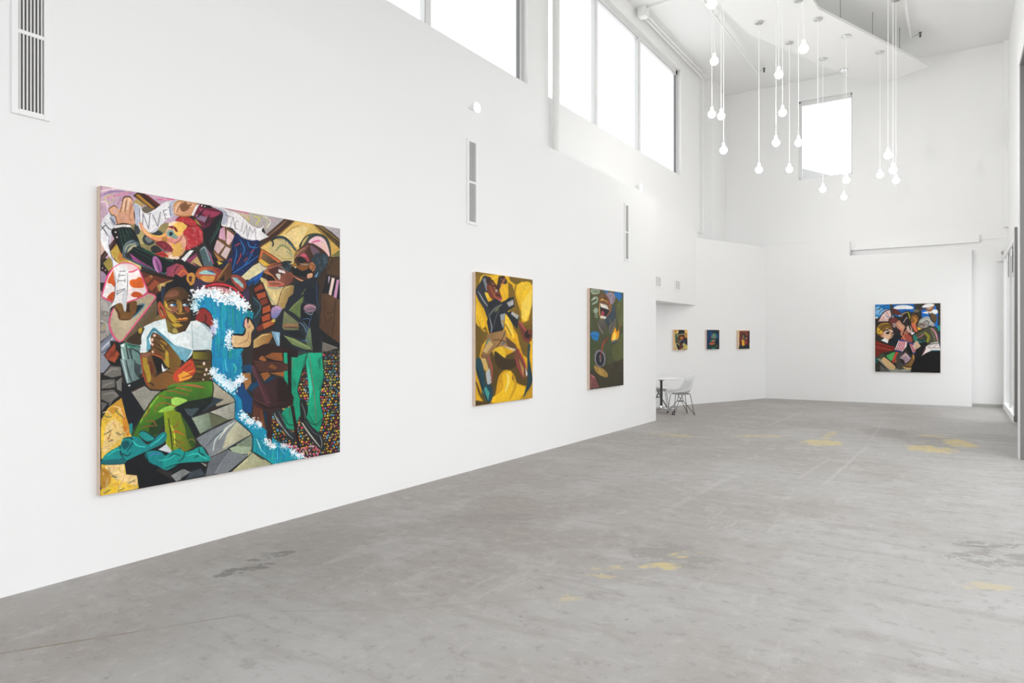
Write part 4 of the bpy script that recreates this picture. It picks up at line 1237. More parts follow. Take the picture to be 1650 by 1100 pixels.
E p 20180f -20,665 70,665 140,610 130,640 30,680
D p dfe7e6>cfdcdc@0 508,892 520,780 525,640 562,588 680,530 800,502 828,650 880,672 960,670 1020,640 1080,540 1150,522 1220,560 1290,602 1322,680 1308,862 1110,850 1095,900 1020,985 900,860 640,780 600,870
E p eef2f0 190,530 260,520 300,560 210,640 130,640
E c1.4 98b4bc 200,540 205,680 210,845
E p c2d2d4 210,840 350,840 412,700 430,690 415,862
E p a4b4b6 280,530 340,560 400,610 428,690 340,590
E p 9cc2d0>5e96a8@60 -80,740 0,790 205,850 132,985 0,860
E p e6eceb -60,700 120,640 200,700 205,850 60,800
D p 5f98a8 588,715 660,600 685,602 790,690 960,850 1020,960 960,960 850,800 690,640 612,720 640,830 590,870
D c2 356c80 600,715 665,620 760,690 900,810
D p 78aeba 840,760 960,860 960,900 900,850
# ---- boy's arms
D s 6a4a24>5a3a1e@40 525,900 560,880 645,872 660,950 700,1110 620,1180 545,1120
D s a8862a 545,930 590,920 600,1020 590,1110 556,1060
D s 5e2c1c 610,980 650,990 670,1100 630,1090
D s 8c5a44 540,895 640,880 600,930 548,930
D c2.2 b03c24 524,900 530,1000 548,1120
D p 15100d 645,880 760,940 780,1040 720,1120 660,960
D s 593a1e>7a5a22@60 635,720 660,660 720,672 830,775 890,850 970,960 960,1030 880,1060 800,1010 770,940 640,890 650,800
D c1.3 221610 690,700 760,740 830,800
D c1.3 221610 660,750 740,800 820,830
D c1.3 221610 665,800 740,850 800,880
D c1.8 b8922e 745,740 790,770 815,790
D c1.8 b8922e 745,790 770,810 790,840
D c2.6 b8922e 780,960 810,1010 840,1040
D s b49430 800,860 830,880 840,1020 800,990
D s 6c3c20 680,850 740,880 770,940 690,910
D c1.6 c8622c 650,900 730,920 780,960
D e dcb4a8 678,687,17,15
D e dcb4a8 652,735,15,19
D e d4aca0 655,788,14,15
D e d4aca0 660,868,12,16
D s e8ecee 760,1000 790,1060 830,1050 770,1090
G s 6c4824>8a5a26@0 380,100 440,110 475,130 560,80 650,50 720,100 720,170 660,190 560,220 480,230 425,210 385,140
G s a2862a 395,40 425,30 440,100 445,150 420,170 405,110
G c1.8 b03c24 375,10 385,110 430,205
G c2 20160e 430,225 540,232 660,190
G c1.6 4a3016 475,130 550,90 640,110
G c1.6 20160e 435,175 455,185 465,200
H s c4442a 0,120 60,60 110,20 165,-10 195,60 185,130 130,160 45,190 -5,170
H p e69a34 38,130 90,95 175,145 160,165 50,188
H c1.4 8c2a1a 60,110 110,60 160,30
H c1.4 e8b040 80,130 130,110 180,90
H c1.4 8c2a1a 70,160 130,140 180,125
H p 4c3c1e 170,10 200,-60 335,-80 338,160 300,195 60,198 150,160 200,100
E p 8c8424>4a401c@0 212,868 385,872 385,960 212,945
E c1.4 241c12 190,960 280,968 400,960
H c1.2 201810 190,30 240,35 300,30
H c1.2 201810 190,75 240,82 310,80
H c1.2 201810 180,120 240,128 300,125
H c1.2 201810 160,165 220,168 290,165
H c1.6 8a7a2c 200,55 260,58
H c1.6 7a6a2c 200,100 250,104
H e e0c4b4 268,30,12,15
H e e0c4b4 290,84,12,15
H e dcc0b0 277,128,10,12
H e d4b8a8 262,172,10,8
E c1.6 17120e 215,860 320,855 410,865 418,1000 416,1100
# ---- muscle arm in the water
E s 17131a 640,685 700,668 765,670 790,620 770,585 790,495 835,488 870,520 905,610 870,665 868,765 838,825 740,832 650,822
E s dab888>c8a26c@30 652,695 770,692 802,625 782,580 798,505 812,502 825,560 838,508 868,555 893,610 862,660 858,760 828,815 740,820 658,808
E s e0a49a 785,530 810,505 820,560 800,610
E c1.2 a04a4a 815,580 835,600 845,575
E c1.4 9a6a4a 835,650 815,740 720,785
E c1.2 17131a 815,510 822,550 830,515
# ---- left metal door and bricks
D p 1d2122 180,740 300,770 340,760 330,1110 220,1110
D p 86a49a>5c7c78@0 295,790 350,765 520,790 515,900 545,1110 335,1110
D c2.4 c4d8d4 310,840 335,960 365,1100
D c2 26302f 360,780 380,900 420,1100
D c2 26302f 410,820 430,960 450,1090
D p 3c504e 380,830 430,830 420,950
D c2 1f2a2a 430,830 510,880 515,900
D s dfe6e6 300,800 340,775 335,810 315,810
D c1.6 2a3434 360,775 440,800 520,815
D c2 1d8060 345,770 420,810 500,810
D p 17130f 112,905 235,745 300,800 300,1000 225,1050 180,1000
D p 8c3a24 125,905 240,760 245,850 150,960
D p 9a4428 155,955 255,855 290,890 235,990
D p 7a3220 180,880 200,850 250,890 220,930
G p 8ca4a2>5e7674@0 205,-10 300,-10 330,100 360,140 300,185 250,178
G c2 2a3434 250,0 275,110 300,170
G c2 2a3434 320,0 325,90 360,140
G c1.8 c8d8d4 225,0 250,100 265,170
G p 3c4648 325,20 370,40 360,120 330,110
G c1.6 17191b 205,0 240,140 255,185
G p 17191b 255,185 390,130 400,190 300,240
G p c8ccca 258,192 290,188 270,215
# ---- stones
G p 1c1a1a 55,120 140,30 222,50 222,290 60,470
G p 6e6a64 75,112 130,45 210,50 215,118 142,135
G p 68645e 60,152 165,148 165,210 60,220
G p 74706a 172,165 220,128 216,240 182,225
G p 66625c 58,235 155,228 200,275 120,332 58,300
G p 5c5a58 58,320 108,335 62,392
G p 6c6862 120,335 150,310 120,360
G c1.8 8c8880 90,110 140,70 190,70
G c1.8 86827a 75,200 150,170
G c1.8 88847c 80,265 150,250 180,275
# ---- sand
G p d6aa3a>e2b848@60 58,460 110,370 216,290 252,430 285,530 295,590 200,660 110,720 68,765 58,760
G s ecca80 70,560 130,470 200,480 230,580 150,650 80,720
G s d68a2a 205,310 235,400 275,520 268,590 235,540 215,420
G s c08a2c 110,390 216,295 225,360 140,420
G s f0c63c 58,500 90,470 80,600 58,700
G p dcb24a>e4bc44@90 58,800 240,800 255,880 335,888 350,990 60,1048
G s eccb8a 100,810 230,800 240,880 330,890 330,960 230,940 120,880
G s b8862e 55,840 120,860 130,940 60,990
G s f0c430 58,1000 160,980 240,1000 60,1046
G h50 c05a2a/b08a30/f4dca0 70,480 220,400 280,560 90,720
G h36 c05a2a/b08a30/f4dca0 70,810 240,810 330,900 330,980 70,1030
G c1.8 d8bc8c 155,355 195,365 215,400 235,445
G c1.8 d8bc8c 210,370 190,390
G c1.4 5c6448 165,372 190,410 240,450
G c1.8 d8bc8c 70,405 110,398 140,430
G c1.4 5c6448 70,420 110,440 140,435
G c1.8 d8bc8c 165,445 140,500 90,560
G c1.4 5c6448 80,572 120,555 145,535
G c1.6 cfae78 175,580 225,570 275,540
G c1.4 5c6448 170,560 215,575
G c1.6 d8bc8c 55,700 90,675 130,690
G c1.4 5c6448 115,630 150,615
G c1.4 7a6040 130,570 110,610
G c1.8 b49a6c 115,825 135,880 190,930
G c1.4 4c5444 140,895 185,905
G c1.4 b49a6c 150,890 190,885
G c1.8 cfb07c 245,875 220,940 180,1015
G c1.6 cfb07c 315,830 290,890 260,950
G c1.4 cfb07c 290,880 330,855
G c1.4 5c6448 270,950 320,925
G c1.8 cfb07c 300,975 350,950 395,940
G c1.8 cfb07c 105,910 100,970 70,1030
G c1.4 5c6448 80,1030 130,1000
G c1.4 5c6448 190,1010 240,990
# ---- steps and shadows
G p 12161b 216,170 260,185 300,240 395,390 330,500 285,540 250,430 216,290
G p 9c988c>8c8a80@60 290,240 390,195 440,235 520,240 440,330 392,392
G p 2c1c20 290,232 395,180 400,196 295,246
G p 0f1317 236,775 440,690 560,650 670,620 700,700 480,850 640,935 350,992 338,890 252,882
G p c8ccd0 500,690 560,650 600,560 585,450 620,640 600,720
H p 14181c -10,420 100,430 350,320 345,400 240,470 160,510 230,660 200,690 140,640 90,520
H p a89e88>9a927e@30 345,185 440,260 542,348 540,370 380,410 350,340
H p 2c3a44 345,328 445,350 320,420 240,465 300,410
H p 3c4a4e 90,425 230,425 160,505 120,480
H p 94a08c>6c7a66@0 155,512 310,462 335,600 232,655
H p 5c6048 308,466 380,490 485,528 335,602
H p b4b0a4>8a8a7c@40 318,460 540,368 540,516 485,528 400,490
H p 75797e>8a908e@0 200,690 330,610 540,520 692,655 560,730 430,810 325,862 285,790 230,740
H p bcb89c>a8a488@60 430,790 470,660 560,545 692,655 560,725
H c3.4 b8c2c0 350,800 380,690 500,570
H c2.6 59616a 290,760 370,680 440,620
H c2.6 d0d0c0 400,700 470,610 540,550
H c2.4 aaa68a 330,862 420,810 480,780
H p 6a6e72>5c6066@0 325,862 480,790 500,800 370,1010 275,1030 300,940
H c3 8a8e92 370,1000 420,920 480,830
H p 9aa88c 490,780 570,755 690,760 690,820 610,835 520,810
H p 7a8670 540,750 692,662 695,770 580,760
H p 74787c 490,800 620,840 690,820 480,995 370,1012
H p b8b68e>a6a47c@60 500,1000 520,985 700,820 770,865 800,950
H c2.4 ccc8a0 560,960 640,890 700,850
I p b2b08c>9c9a78@0 -60,900 0,925 165,1025 -10,1080 -60,1080
H p 16181b -10,925 240,905 300,940 280,1035 -10,1090
H p 7c7e7e 0,1050 70,958 150,992 30,1070
H p 3a424a 150,990 240,960 285,1020 100,1060
H p 9a988a 235,905 290,925 285,945
G p 8a8c8a 600,890 672,850 680,920 640,938
H c1.4 17191c 350,185 440,262 542,350 540,518
H c1.4 17191c 155,510 310,460 540,370
H c1.4 17191c 155,510 232,656
H c1.4 17191c 200,690 330,618 540,518
H c1.4 17191c 540,518 692,655 698,815
H c1.4 17191c 325,862 500,775 690,660
H c1.4 17191c 480,995 600,905 700,815
H c1.4 17191c 700,815 775,868 800,880
I c1.8 1a1c1c -40,900 60,955 170,1028
# ---- boy's trousers and shoes
G s 53861f>31591a@60 300,590 340,490 395,400 430,345 470,290 520,245 600,215 680,200 780,205 800,290 760,330 680,360 590,420 545,500 480,585 400,610
H s 4c8422>2a4c1c@90 -60,250 60,205 200,195 335,190 352,260 340,330 250,360 120,380 0,440 -60,470
H s 17201a 0,430 120,370 300,335 345,330 320,390 200,425 60,430
G s 1e3a18 440,500 520,440 600,400 560,480 500,560 440,580
G s 8cb846 500,400 560,360 640,345 620,385 560,400
H s 9cc858 -20,340 40,330 120,360 0,410
G c3 7ca83a 360,480 430,370 500,280
G c2 8a5a28 505,268 560,285 620,292
G c2 8a5a28 480,400 490,350 560,330 640,360
G c2 8a5a28 375,520 420,510 470,505
G c2 8a5a28 410,470 460,470 490,510
G c2 8a5a28 560,235 620,240 670,250
G c2 8a5a28 430,330 420,400 380,450
H c2 a0603a 0,240 60,250 160,275
H c2 a0603a 40,225 140,225 250,245
H c2 8a5a28 -10,275 60,290 130,310
H c2 c06a38 120,215 200,225 270,245
H c1.8 30141a 345,190 352,260 338,330
H c1.6 141c12 0,430 110,375 240,350 340,325
G c1.6 17200f 300,585 345,490 440,330 520,245 640,205
H p 8ea01e>4c5c18@0 -90,460 0,440 60,470 120,560 160,640 190,700 185,770 110,808 -10,815 -70,740
H s 2f4a1c 60,480 120,560 165,650 195,720 170,780 120,700 100,600
H c2.4 c8cc3a -40,560 0,640 10,760
H c2 b0602a -10,640 40,640 95,665
H c2 8a5a28 -10,600 30,580 40,540
H c2 8a5a28 0,700 40,720 100,740
H c2 8a5a28 -10,740 60,770 100,800
H c2 6a6a28 100,740 150,700 190,720
G c2 b0602a 610,560 640,545 672,560
G c2 6a5a20 620,610 650,625 672,650
G c1.8 17200f 580,450 600,580 612,700
G s 14908c>0f7478@40 65,772 100,722 165,680 205,660 230,605 290,590 350,595 420,650 500,580 550,552 568,590 540,640 440,690 330,740 240,780 120,790
G s 0a3038 65,772 140,775 235,758 238,800 70,806
G s 18646a 70,775 235,762 236,795 74,802
G c1.8 0c3038 205,660 210,720 230,750
G c1.8 0c3038 230,605 290,600 300,640 260,700
G c2.4 30b4ac 110,740 160,700 210,690
G c2.4 30b4ac 300,620 340,660 400,670
G c2.4 34b0a8 440,660 500,620 550,570
G s 1b8a86 352,560 385,545 440,575 480,610 430,630 370,600
G c1.6 0c3038 352,560 385,545 440,575 475,610 410,630 360,590
G s 178a88 275,500 300,490 300,550 285,570
G c1.6 0c3038 220,720 260,740 290,715
G s 0d5058 215,640 260,620 280,650 240,690
G s 128886>0e6c70@0 400,720 450,698 520,705 560,735 640,695 672,680 672,780 580,850 490,815 420,775
H s 139088 -90,870 0,800 50,790 100,812 160,800 235,765 270,790 290,830 322,855 310,895 200,905 60,912 0,945 -90,960
G c2.6 3a7ab0 430,740 470,720 520,725
G c2.4 2aaaa4 500,770 560,770 640,730
G c1.8 0c3038 405,720 430,790 490,815
H c1.6 0c3038 100,815 80,870 40,900
H c1.6 0c3038 180,870 230,840 280,850
H c1.6 0c3038 225,775 230,820 270,835
H c2.4 34b8ac 120,850 200,830 290,875
H c1.4 0c3038 -40,860 0,830 60,850
H c1.6 0a2a30 -80,960 60,918 310,900
H p 14181c 60,915 215,905 220,930 0,990 -80,990
# ---- lamp, table, shade
D p 6a5a42>4a3a28@40 320,742 700,290 712,400 700,480 540,600 525,790 360,765
D s 3a2c1e 365,745 560,600 530,700 520,790
D s b89a30 500,620 540,600 530,660 505,660
D p 5c4c30 560,560 680,400 690,470 560,590
D s c0af92>ae9c80@30 585,222 640,230 692,262 640,340 480,540 325,742 255,742 195,630 178,520 215,390 370,320 500,275
D c2.4 e0547e 590,220 640,226 692,262 640,340 480,540 320,745
D c2.6 e0547e 325,745 260,742 195,640 175,530 220,385
D c1.4 6a5844 690,280 560,470 340,745
D p 18242c 468,352 562,345 500,430 410,500 440,420
D c2 4a7a90 500,340 565,345 490,440 415,500
D s 7c5828>6a4420@0 232,370 300,322 372,320 475,308 472,420 440,470 400,512 285,502 262,440
D c2.4 4a2a18 240,380 280,440 290,505
D c2 4a2a18 290,508 350,512 405,508
D p 3e2416 372,330 402,330 405,430 360,430
D p f2eae8>f0dcd8@0 90,252 150,40 215,-60 330,-110 460,-100 500,-62 548,60 598,205 500,272 370,318 200,312
A p f0ecea>e6bcbc@10 215,965 300,920 360,912 440,928 500,968 470,1000 400,1015 320,1010
A c1.6 e0547e 215,965 300,918 380,912 450,932 502,970
A c1.8 e0486e 350,1010 430,1010 502,975
D s d0581e 152,95 200,-10 240,-40 245,80 235,145 190,110
D s d8601e 398,100 420,68 470,62 500,40 535,50 562,140 520,160 430,150
D s c4501e 418,230 455,200 510,210 545,242 490,265 430,255
D s c04c1e 148,272 195,212 235,208 215,312
D c2.4 e0487a 88,252 150,40 215,-60
D c2.4 e0487a 502,-62 548,60 598,205 500,272 370,318
D c2.4 e0487a 88,252 150,288 215,312
D c2 f4d4d4 390,180 470,180 560,170
D s e8e5e4 232,-60 380,-60 378,180 368,320 352,425 300,325 160,388 222,290 240,150
D c1 6a6a70 375,0 375,180 352,420
D c1 6a6a70 160,386 225,290 240,140 235,-20
D s c4c4c8 330,200 372,200 352,420 320,330
D l1.1 7a7478 270,190 350,165
D l1.1 7a7478 258,235 262,185
D l1.1 7a7478 262,225 345,178
D l1.1 7a7478 268,80 350,78
D l1 7a7478 270,60 270,100
D l1 7a7478 348,60 348,98
D l1.1 7a7478 280,20 350,18
D l1 7a7478 280,0 280,40
D l1.1 7a7478 290,-25 350,-28
# ---- chair in front of the wave
F c7 2c1815 0,905 60,835 150,800 260,818
F c7 2a1614 150,805 300,835 430,880
F p 1e1211 380,860 485,850 480,935 410,930
F p 2c1613 -10,890 40,850 60,1000 -10,1110
I p 4a2a22 -10,60 270,80 310,95 310,160 40,165
I p 8c5428 55,180 130,168 152,205 100,265
I p 945a2c 140,178 280,165 275,215
I s 7c4a24 135,120 165,98 210,125 190,145
I p 0e3656 -20,280 40,240 60,290 0,320
I p 10304a 90,260 150,205 200,215 120,290
I p 6c3c20 -10,500 70,490 105,700 -10,620
I p 0c2c44 90,540 120,540 115,700
H p 0e3f70 545,285 605,195 640,260 700,340 690,470 620,455 600,350
H c1.6 0c1c2c 550,275 610,200
H s 123c5c 600,60 690,40 690,120 640,110
H p a06c3c 605,120 680,110 690,200 640,270
H p 4a3430 690,60 760,200 700,130
H p 123a58 650,260 690,200 750,215 700,280
H p 5a3224 700,380 770,400 770,560 720,520
I p 42262a>2a1816@0 -10,330 60,300 215,215 240,225 300,262 368,405 362,475 140,545 -10,480
I p 231412 212,228 245,222 300,262 360,410 355,455 215,440
I c2 1a100f -10,430 70,480 145,505 360,460
I c1.6 5c3634 -10,420 140,488
I p 56303a -30,100 10,120 155,460 108,472
I c1.4 2a1412 0,110 130,440
I p 18110f 308,-20 345,-20 348,420 318,410
I p 2e191a 118,545 165,530 168,870 150,875 115,800
I p 1d1412 338,485 368,480 432,885 402,870
# ---- foam
E w9 f4f4f6 235,250 300,215 400,215 480,240
E w10 f4f4f6 470,240 560,290 650,270 720,320
E w9 f4f4f6 700,290 760,340 800,370
E w6 cfeaf0 225,320 240,370 230,400
E w5 e8eef8 455,530 465,590 445,660
E w5 c4c0ea 430,600 440,660
E w6 f4f4f6 630,650 605,720 620,830
E w5 e4f0f6 420,1080 460,1090
H w8 f0f4f8 345,95 400,170 470,210 520,270
H w7 d4eaf4 380,150 480,200 530,250
H w7 f2f2f6 545,215 580,180 615,160
H w7 f4f4f6 605,480 650,530 700,555
H w4 f0f0f4 745,550 770,580
I w5 f0f0f4 30,635 55,670
I w6 f2f0f2 110,800 150,850 185,860
I w5 f2f0f2 260,850 300,870
I w6 f4f2f4 345,890 380,935 450,950
I c1.6 f4f2f4 440,950 470,965 490,965
'''
ART_2 = '''
J p e8b414>c89010@90 100,60 540,120 540,1000 100,1050
J p 7a5c1a>b08a18@40 118,80 260,98 170,112 128,190 118,260
J s f0c83a 150,120 210,110 240,200 170,300 140,260
J p 725818 350,110 518,132 518,165 440,150 400,170 360,140
J s f0c022 410,170 500,150 510,250 470,340 420,260
J c5 a07814 400,170 390,260 430,360 440,440
J p 7a5c18 345,150 375,170 415,300 440,430 520,440 520,500 440,560 380,470 350,300
J p f4cf50 440,300 510,200 515,330 470,430 440,400
J p 7a5c18 520,280 490,420 450,440 520,470
J p 6e5418 400,460 520,450 520,600 500,700 450,660 420,560
J s eec030 330,380 370,420 390,540 350,520 320,450
J p 6a5218 110,430 190,470 210,530 160,600 140,690 118,720
J s edbb20 118,300 150,330 180,470 120,440
J s 57421a 215,650 300,680 420,640 480,760 490,880 390,850 340,770 280,820 250,960 180,1010 160,900
J s e9bd2a 240,620 300,600 330,680 290,720 250,680
J s 3a2c16 250,640 330,690 420,700 380,760 280,760
J s eab81c 310,800 370,780 385,860 470,900 430,985 250,1005 235,970 310,910
J c5 f6da70 340,800 350,850 330,920
J c5 c8951a 380,800 400,880 360,980
J p d8a41a 118,720 130,900 170,1010 118,1030
J c4 5a4818 120,860 150,950 200,1015
J p c0901c 440,960 522,880 522,972 430,990
J p 4a3818 118,990 240,1010 118,1030
J s e6b016 500,560 518,560 518,820 500,760
J s 2c2f36 118,205 150,150 172,110 205,118 220,200 215,230 180,225 205,290 225,320 205,410 175,340 130,265
J p 80868e 165,130 205,120 216,225 190,210
J c2 9aa0a8 135,220 170,280 200,320
J s 6e3520 205,150 250,155 275,195 290,230 302,275 262,290 220,260 195,200
J s 3a2016 190,120 215,115 245,150 225,170 195,160
J c2 a8583a 215,180 250,250 280,270
J e 98a8b8 262,212,10,8
J e b4586a 288,275,14,10
J p 3a2820 278,112 318,104 342,150 330,165 295,160 285,205 262,190 272,150
J c2 7a5438 290,130 320,140 300,150
J p 1f2228 200,295 255,268 300,292 375,255 390,320 345,355 325,380 318,480 285,512 212,512 195,430 215,370
J c3 5f6662 210,390 250,340 300,310
J c3 6a7048 255,360 280,330
J p 8c9498 288,380 326,368 312,482 296,440
J c2 9aa2a8 215,400 230,470 225,505
J c2 4a5052 240,480 260,400 285,350
J p 202226 318,290 350,258 360,268 385,252 388,290 392,325 350,330
J p a8a8aa 335,296 380,272 386,308 352,325
J p 1e2229 325,365 375,355 425,395 412,480 380,450 350,400
J p b2b2ae 372,356 422,385 412,412 366,376
J p 6c3428 412,425 440,440 470,482 518,486 512,560 488,582 455,560 440,510
J c2 c44f5a 425,430 455,470 480,505
J e 2a1a16 485,520,22,28
J e 7a3a28 498,505,10,12
J p 8d683f>a88050@0 200,515 330,488 335,535 400,590 420,640 300,605 262,612 210,665 155,665 185,585
J p c4a26c 215,560 242,590 195,655 165,640
J p 5c4026 330,535 400,590 420,640 340,600
J c1.4 3a9a90 185,590 220,550
J c1.4 2f5f9a 300,590 335,570
J p c9b9a0 300,598 400,622 395,640 330,612
J p 7a5a38 150,665 215,660 240,760 225,880 190,780
J p c4a262 148,690 185,690 215,780 195,800
J p b4bcbc 188,795 214,760 232,862 200,882
J c1.6 c43a52 205,680 235,775 225,860
J s 20404c 120,700 148,688 175,770 190,865 232,885 236,970 210,1008 175,960 140,850 120,780
J p 3f9086 163,925 188,890 216,935 206,990
J c2 0e1e24 125,760 160,880 200,990
J p 70422a 385,640 422,620 475,760 485,815 462,830 415,745
J p b88a50 422,690 458,760 456,822
J c1.8 c82f55 415,622 450,690 478,760
J c1.6 c82f55 395,680 420,750 455,825
J p c8c8c0 470,750 488,800 475,820
J s 1f3c46 486,605 504,590 500,690 520,850 480,930 458,962 485,850 484,740
J c2 d8a040 300,190 320,230 318,262
J c2.4 8a5c34 225,150 250,190 255,230
J c1.6 20120e 232,175 262,185 285,215
J c1.6 20120e 262,240 285,246
J c2 b06a48 290,190 310,150 325,120
J c2.6 f2c830 230,130 270,110
J c3 f4cc38 440,150 480,190 500,160
J c3 a87c16 300,420 340,470 370,530
J c2.4 f6da60 340,440 380,520
J c2.4 c8981c 130,420 160,480 190,500
J c2 6a4a2c 240,560 290,560 340,580
J c1.4 3a2616 262,612 300,560 330,490
'''
ART_3 = '''
K p 4c5030>3c4428@90 100,60 450,100 450,1000 100,1050
K s 55582f 330,600 430,500 432,740 340,740
K s 5c6036 370,240 430,180 432,420 380,400
K s 544a32 122,86 230,96 200,150 140,180
K s 404a2a 122,560 200,580 180,760 122,780
K h60 5f6638/3a4226/4a5030 122,86 430,126 430,720 122,760
K s 9aa48c 132,92 205,98 208,128 180,140 140,138
K c1 5c6650 140,110 200,118
K c2.4 9cae9c 135,200 160,172 190,176 182,208 140,232
K c1 d0d8c8 140,190 170,180
K s 92a08c 152,290 175,262 198,285 185,315 160,312
K o1 a8b0a0 180,338,12,14
K s 1c6cb0 342,135 372,112 410,125 418,165 395,198 370,170
K s 2a78b8 245,104 288,108 275,128
K s 92808e 262,140 310,118 348,140 352,190 322,232 290,200
K h30 b0a0a8/70606c 272,140 345,140 345,200 300,210
K s 6e4c2e 205,160 235,125 275,150 300,190 312,240 300,290 280,250 215,230 200,200
K c1.6 d89a3c 215,195 250,185 285,215
K e e6b050 240,188,10,8
K e 2a1a14 258,180,12,7
K c2 a83a3a 285,200 300,230 308,260
K s 8a6236 300,225 322,240 315,300 300,290
K c2.6 c48a4e 212,225 208,300 222,370
K p 1e1618 218,255 292,275 300,300 272,345 226,345
K p ece6da 214,222 278,240 296,282 222,258
K l0.5 9a8a78 232,228 236,262
K l0.5 9a8a78 250,234 256,268
K l0.5 9a8a78 268,240 275,272
K s b23c54 228,300 240,290 252,312 246,342 230,338
K p e6e0d2 222,336 272,346 268,370 220,360
K l0.5 9a8a78 238,340 238,364
K l0.5 9a8a78 254,342 254,366
K c1.5 b0623a 275,345 300,310 305,270
K p 3d4d5a>28323c@90 338,225 352,250 362,380 330,490 305,502 282,420 248,385 312,305
K s 5e564c>443e38@90 190,400 245,365 272,440 245,505 205,485
K c2.2 7a7468 195,420 225,480 245,500
K p 666056 298,430 362,355 355,440 318,505 292,500
K c1.2 2a2a2a 300,500 330,430 345,380
K l0.8 b8a040 308,370 308,400
K s f0a018 318,565 326,510 340,480 356,445 368,485 392,470 388,530 365,570 335,580
K s ffdb58 332,555 348,490 362,525 350,572
K c1.6 c06018 375,500 392,450 402,410
K c2.2 5c6068 318,585 345,575 378,562
K c1.5 3a3e42 325,600 350,592 375,578
K s 1a6aa6 124,505 160,482 206,500 200,545 185,575 150,560 130,530
K c1.4 3a88c0 130,510 170,500 195,520
K c3.6 8c3c2a 288,545 255,580 238,610 232,660 222,715
K c1.2 b86048 250,585 238,640
K e 8c8294 214,738,50,82,-4
K e 1e2026 214,740,39,68,-4
K e 3a3c44 218,735,14,36,-4
K c1.8 9a9aa0 212,710 216,745 218,770
K l1.6 963c2a 236,640 214,740
K p 3c3424>32301f@90 122,850 200,820 300,790 432,735 433,983 122,1030
K h90 5a4a30/2a2a1c/4a4a2c/302820 160,830 430,750 430,980 130,1010
K s a3823e 160,800 190,815 240,830 285,880 275,912 215,893 170,850
K h30 c8a050/7a5a2a 165,815 230,830 280,890 210,885
K p 7a4644 122,885 165,905 210,1005 122,1022
K h24 a06a68/5a3030 122,890 170,910 200,1000 122,1010
K c1.4 d0808c 130,890 165,920
'''
